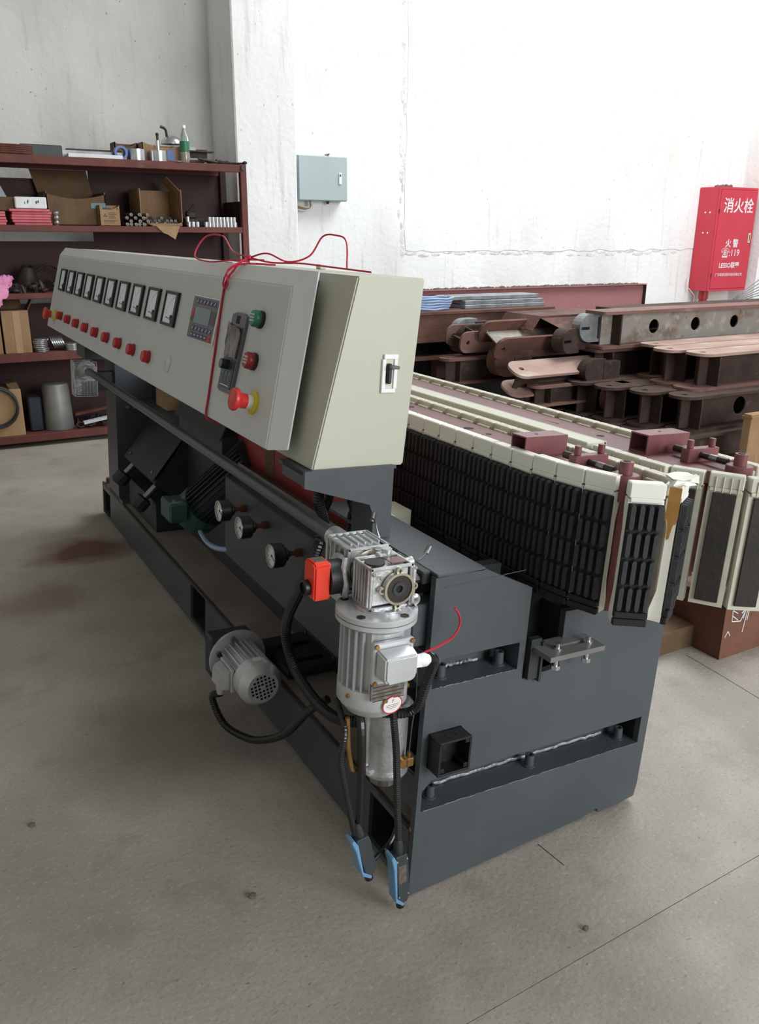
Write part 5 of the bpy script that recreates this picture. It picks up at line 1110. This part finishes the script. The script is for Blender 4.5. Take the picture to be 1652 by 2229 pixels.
# ================================================================ STEEL PILE AND THE WALL SIDE (level frame)
def rounded_end(L, w, r=None, n=8):
    """flange outline: rounded left end at x=0, square right end at x=L"""
    r = r or w * .5; h = w / 2
    pts = [(L, -h), (L, h)]
    pts += [(r - r*math.sin(a), (h - r) + r*math.cos(a)) for a in [PI/2*i/n for i in range(n + 1)]]
    pts += [(r - r*math.cos(a), -(h - r) - r*math.sin(a)) for a in [PI/2*i/n for i in range(n + 1)]]
    return pts
def ibeam(label, x, y, z, L=3.0, h=.28, w=.25, ft=.022, holes=(), m='beam_rust', mw='beam_web', eye=True, roll=0.0, yaw=0.0, rnd=.5, stiff=(.10,), group=None, topm=None, over=0.0):
    """x,y,z: left end on the axis, underside"""
    t = thing('steel_beam', label, 'steel beam', (x, y, z), WF, group, RZ(yaw) @ TR((0, 0, h/2)) @ RX(roll) @ TR((0, 0, -h/2)))
    out = rounded_end(L, w, w * rnd)
    eyeh = [circ(w*.42, 0, w*.10, 14)] if eye else []
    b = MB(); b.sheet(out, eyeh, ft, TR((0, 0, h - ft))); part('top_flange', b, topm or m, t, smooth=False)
    b = MB(); b.sheet([(px + over, py) for px, py in out], [[(px + over, py) for px, py in hh] for hh in eyeh], ft, WF); part('bottom_flange', b, m, t, smooth=False)
    b = MB(); b.sheet(rect(w*.32, 0, L, h - 2*ft), [circ(hx, hz, hr, 18) for hx, hz, hr in holes], .012, frame((0, .006, ft), (1, 0, 0), (0, 0, 1))); part('web', b, mw, t, smooth=False)
    for sx in stiff:
        for s_ in (-1, 1):
            b = MB(); b.box((w*.32 + sx, min(s_*.006, s_*w*.44), ft), (w*.32 + sx + .014, max(s_*.006, s_*w*.44), h - ft)); part('stiffener', b, 'beam_dark', t, smooth=False)
    return t
hl = [(.62 + .48*i, .125, .055) for i in range(5)]
# lowest layer (coloured dark for the shade low in the pile, mostly hidden)
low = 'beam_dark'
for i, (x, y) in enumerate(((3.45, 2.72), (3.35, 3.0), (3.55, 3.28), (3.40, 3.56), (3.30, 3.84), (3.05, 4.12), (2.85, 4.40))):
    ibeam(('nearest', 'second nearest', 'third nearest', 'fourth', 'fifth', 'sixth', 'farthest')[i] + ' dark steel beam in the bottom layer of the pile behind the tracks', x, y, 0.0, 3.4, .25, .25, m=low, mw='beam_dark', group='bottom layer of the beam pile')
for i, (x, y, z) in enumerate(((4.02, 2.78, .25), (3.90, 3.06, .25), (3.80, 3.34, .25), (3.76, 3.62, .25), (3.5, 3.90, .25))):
    ibeam(('nearest', 'second nearest', 'middle', 'second farthest', 'farthest')[i] + ' rusty steel beam in the middle layer of the pile', x, y, z, 3.2, .28, .25, m='beam_dark', mw='beam_dark', holes=[(.75, .12, .07), (1.3, .12, .07)], group='middle layer of the beam pile')  # middle layer in the dark colour too, standing in for shade
for i, (x, y) in enumerate(((4.34, 2.925), (4.28, 3.20), (4.42, 3.475))):
    ibeam(('nearest of three flat beams with rounded ends, at the right edge', 'middle of three flat beams with rounded ends', 'farthest of three flat beams with rounded ends, next to the holed beam')[i], x, y, .53, 3.0, .28, .255, m='beam_primer', mw='beam_dark', topm='beam_dusty_lit', group='upper row of rounded beams', over=-.10 if i == 0 else 0, rnd=.42)  # tops paler for dust and light, webs darkened for shade
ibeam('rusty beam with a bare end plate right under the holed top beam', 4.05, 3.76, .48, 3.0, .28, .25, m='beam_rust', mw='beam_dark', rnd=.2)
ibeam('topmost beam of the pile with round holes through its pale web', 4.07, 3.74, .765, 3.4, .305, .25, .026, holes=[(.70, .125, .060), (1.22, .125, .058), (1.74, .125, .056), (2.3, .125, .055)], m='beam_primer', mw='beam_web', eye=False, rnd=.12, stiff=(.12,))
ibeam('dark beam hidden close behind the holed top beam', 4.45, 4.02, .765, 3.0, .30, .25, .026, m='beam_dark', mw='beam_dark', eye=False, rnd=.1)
# grey bare lug in front of the end of the holed beam
def lug(label, x, y, z, r, th, m, slot=True, yaw=0.0, L=.22):
    t = thing('beam_lug', label, 'beam end', (x, y, z), WF, None, RZ(yaw))
    pts = [(L, -r)] + [(L, r)] + [(r - r*math.sin(a), r*math.cos(a)) for a in [PI*i/12 for i in range(13)]]
    hole = [[(.02, -.012), (.11, -.012), (.11, .012), (.02, .012)]] if slot else []
    b = MB(); b.sheet(pts, hole, th, frame((0, th/2, 0), (1, 0, 0), (0, 0, 1))); part('lug_plate', b, m, t, smooth=False)
    b = MB(); b.box((L - .02, -r*.55, -r*.75), (L + .16, r*.55, r*.75)); part('lug_root', b, 'beam_dark', t, smooth=False); return t
lug('bare grey lug with a slot beside the end of the holed top beam', 3.93, 3.80, .93, .115, .10, 'bar_steel')
lug('dark slotted lug below the bare grey lug', 3.74, 3.80, .83, .10, .12, 'beam_dark', True, 10)
lug('dark round lug in the shade under the slotted lug', 3.86, 3.62, .60, .10, .10, 'beam_dark', False)
lug('grey slotted lug at the left end of the pile', 3.22, 4.55, .86, .11, .10, 'bar_steel', True)
lug('dark round lug low at the left end of the pile', 3.30, 4.10, .66, .13, .12, 'beam_rust', False)
lug('dark round lug under the leaning channel at the left', 3.20, 4.50, .80, .12, .14, 'beam_dark', False, 8, .4)
lug('dark round lug near the pile bottom, above the far track', 3.95, 3.42, .40, .13, .12, 'beam_rust', False)
# beams on their sides, left part of the pile
ibeam('rusty beam lying on its side with a round eye and a pale web facing up', 3.25, 4.10, .70, 2.0, .27, .20, m='beam_rust', mw='beam_web', roll=118, rnd=.45, stiff=())
ibeam('tilted primed beam with a big eye hole in front of the side lying beam', 3.24, 3.78, .455, .95, .20, .23, m='beam_dusty_lit', mw='beam_dark', roll=24, rnd=.40, stiff=())
ibeam('thin flat bar beam with a small eye just above the far track', 3.40, 3.70, .345, 1.0, .17, .18, m='beam_primer', mw='beam_dark', rnd=.45)
ibeam('pointed flat beam end sticking out left under the side lying beam', 2.95, 4.32, .46, 2.2, .22, .16, m='beam_rust', mw='beam_dark', rnd=.5)
ibeam('primed beam behind the side lying beam under the folded plate', 3.12, 4.40, .70, 1.6, .24, .18, m='beam_primer', mw='beam_dark', roll=100, rnd=.4)
t = thing('folded_plate', 'folded rusty steel plate lying over the pile left of the holed beam', 'steel plate', (3.9, 4.1, .9))
b = MB(); b.prism([(3.66, .90), (3.74, 1.005), (4.55, 1.01), (4.55, 1.022), (3.735, 1.018), (3.65, .905)], 4.02, 4.48, axis='y'); b.hexa([(3.74, 4.02, 1.0), (4.5, 4.02, 1.0), (4.5, 4.03, 1.01), (3.74, 4.03, 1.01), (3.98, 3.86, .86), (4.5, 3.86, .86), (4.5, 3.87, .87), (3.98, 3.87, .87)]); part('plate_body', b, 'beam_rust', t, smooth=False)
# flat loose rods at the right edge
for i in range(6):
    b = MB(); b.tube([(6.5 + i*.03, 4.28 + i*.03, 1.03 + i*.004), (7.2, 4.35 + i*.03, 1.12 + i*.03)], .005, 6, 0)
    single('thin_rod', b, 'bar_steel', 'thin pale rod lying on the pile under the fire cabinet', 'rod', (6.5 + i*.03, 4.28, 1.03), group='thin rods on the pile')
b = MB(); b.box((6.45, 4.28, .62), (7.6, 4.6, 1.02)); single('rod_bed', b, 'beam_dark', 'dark stack of steel under the thin rods at the right edge', 'steel stack', (6.6, 4.2, .62))
b = MB(); b.box((6.45, 4.26, 0), (7.6, 4.62, .62)); single('timber_bed', b, 'beam_dark', 'dark stacked steel at the back of the pile under the rods', 'steel stack', (6.6, 4.2, 0))
# ---- long beams by the wall
def channel(name, label, x0, x1, y0, y1, z0, z1, m, lip=.05, t_=.012):
    t = thing(name, label, 'steel channel', (x0, y0, z0))
    b = MB(); b.box((x0, y1 - t_, z0), (x1, y1, z1)); part('web', b, m, t, smooth=False)
    b = MB(); b.box((x0, y0, z1 - t_), (x1, y1 - t_, z1)); part('top_flange', b, m, t, smooth=False)
    b = MB(); b.box((x0, y0, z0), (x1, y1 - t_, z0 + t_)); part('bottom_flange', b, m, t, smooth=False); return t
t = channel('red_channel', 'long pinkish red steel channel lying along the white wall', 2.6, 7.13, 6.07, 6.13, .80, 1.105, 'channel_red')
b = MB()
for i in range(90):
    x = 3.4 + i * .0405 + random.uniform(-.015, .015); b.ball((x, 6.11, 1.108), random.uniform(.012, .034), sub=1, sc=(1.3, 1, .55))
part('mortar_crumbs', b, 'grit', t, stuff=True)
b = MB(); b.box((7.118, 6.075, .82), (7.13, 6.117, 1.09)); part('end_plate', b, 'beam_dark', t, smooth=False)
for x in (3.0, 6.7):
    b = MB(); b.box((x, 5.94, 0), (x + .12, 6.14, .80)); b.box((x - .06, 5.92, 0), (x + .18, 6.16, .04))
    single('trestle', b, 'beam_dark', ('left', 'right')[x > 5] + ' dark steel trestle carrying the red channel', 'trestle', (x, 6.0, 0))
t = thing('brown_box_beam', 'long brown box beam below the red channel carrying the steel bars', 'steel beam', (3.6, 4.95, .72))
b = MB(); b.box((2.2, 4.85, .735), (4.55, 5.40, 1.005), .006); b.box((2.2, 4.83, .98), (4.6, 5.42, 1.008), .003); part('beam_body', b, 'beam_rust', t)
t = thing('lower_beam_backing', 'dark box beam heightened as black backing in the shade under the long brown beam', 'steel beam', (3.6, 4.95, 0))
b = MB(); b.box((2.2, 5.06, .0), (4.6, 5.4, .735)); part('beam_body', b, 'hollow_black', t, smooth=False)  # black block raised to the brown beam, standing in for deep shade
b = MB(); b.box((2.2, 4.86, .58), (3.55, 5.05, .61)); b.box((2.6, 4.9, .40), (2.7, 5.0, .58)); b.box((3.3, 4.9, .40), (3.4, 5.0, .58)); part('ledge', b, 'beam_rust', t, smooth=False)
for i, (x0, x1, y0, z0, tilt, lb) in enumerate(((3.62, 4.56, 4.94, 1.009, -1.5, 'bottom grey steel bar of the three on the brown beam'), (3.64, 4.56, 4.97, 1.045, 0, 'middle grey steel bar of the three on the brown beam'), (3.52, 4.56, 5.03, 1.082, 0, 'top grey steel bar of the three on the brown beam'))):
    b = MB(); b.box((x0, y0, z0), (x1, y0 + .26, z0 + .034), .003); single('steel_bar', b, 'bar_steel', lb, 'steel bar', (x0, y0, z0))
b = MB()
for i in range(5):
    c = (3.28 + .012*i, 5.05, 1.02 + .022*i); b.tube([(c[0] + .21*math.cos(a*PI/8), c[1] + .13*math.sin(a*PI/8), c[2] + .004*math.sin(a*2 + i)) for a in range(16)], .011, 8, 4, True)
single('blue_hose_coil', b, 'blue_hose', 'coil of pale blue hose lying on the brown beam behind the console', 'hose', (3.28, 5.05, 1.01))
# ---- rusty box section at the lower right, with chalk marks
t = thing('rusty_box_section', 'rusty open box section with white chalk marks at the right edge', 'steel section', (1.795, .48, 0))
b = MB(); b.box((1.795, .48, 0), (2.9, .488, .236)); b.box((1.795, .488, .0), (1.803, .80, .236)); b.box((1.803, .488, .228), (2.9, .80, .236)); b.box((2.0, .6, 0), (2.88, .79, .228)); part('section_body', b, 'box_rust', t, smooth=False)
b = MB(); b.box((1.78, .46, .236), (1.83, .84, .262), .003); part('edge_bar', b, 'beam_dark', t)
b = MB()
def chalk(pts):
    b.tube([(1.795 + px, .4785, pz) for px, pz in pts], .0022, 5, 0)
chalk([(.045, .165), (.043, .215)]); chalk([(.043, .215), (.075, .195)]); chalk([(.045, .19), (.08, .165)]); chalk([(.045, .165), (.10, .155)])
chalk([(.10, .155), (.118, .19)]); chalk([(.10, .19), (.15, .215)]); chalk([(.115, .165), (.13, .225)]); chalk([(.14, .225), (.12, .10)]); chalk([(.15, .22), (.14, .15)]); chalk([(.015, .10), (.03, .125)]); chalk([(.03, .125), (.045, .10)])
part('chalk_mark', b, 'white_print', t)
b = MB(); b.box((1.30, .62, 0), (1.85, .95, .10), .003); single('wooden_plank', b, 'cardboard_dark', 'brown timber block lying between the machine and the rusty box section', 'timber', (1.5, .7, 0))
b = MB(); b.box((4.36, 2.35, 0), (4.6, 2.42, .43), .004); b.box((4.355, 2.34, .40), (4.61, 2.43, .415)); single('tan_post', b, 'cardboard', 'tan upright carton standing at the right edge before the beam pile', 'carton', (4.4, 2.45, 0))
# pebbles of dirt on the floor
for i, (x, y, r) in enumerate(((-.358, .199, .010), (.334, -.31, .008), (-.82, .775, .009))):
    b = MB(); b.ball((0, 0, r * .6), r, sub=1, sc=(1.3, 1, .7)); single('dirt_crumb', b, 'grit', ('dark crumb of dirt on the floor left of the machine corner', 'small dark crumb of dirt on the floor before the machine', 'tiny crumb of dirt at the left edge of the floor')[i], 'dirt', (x, y, 0), shift=False)
bpy.context.view_layer.update()
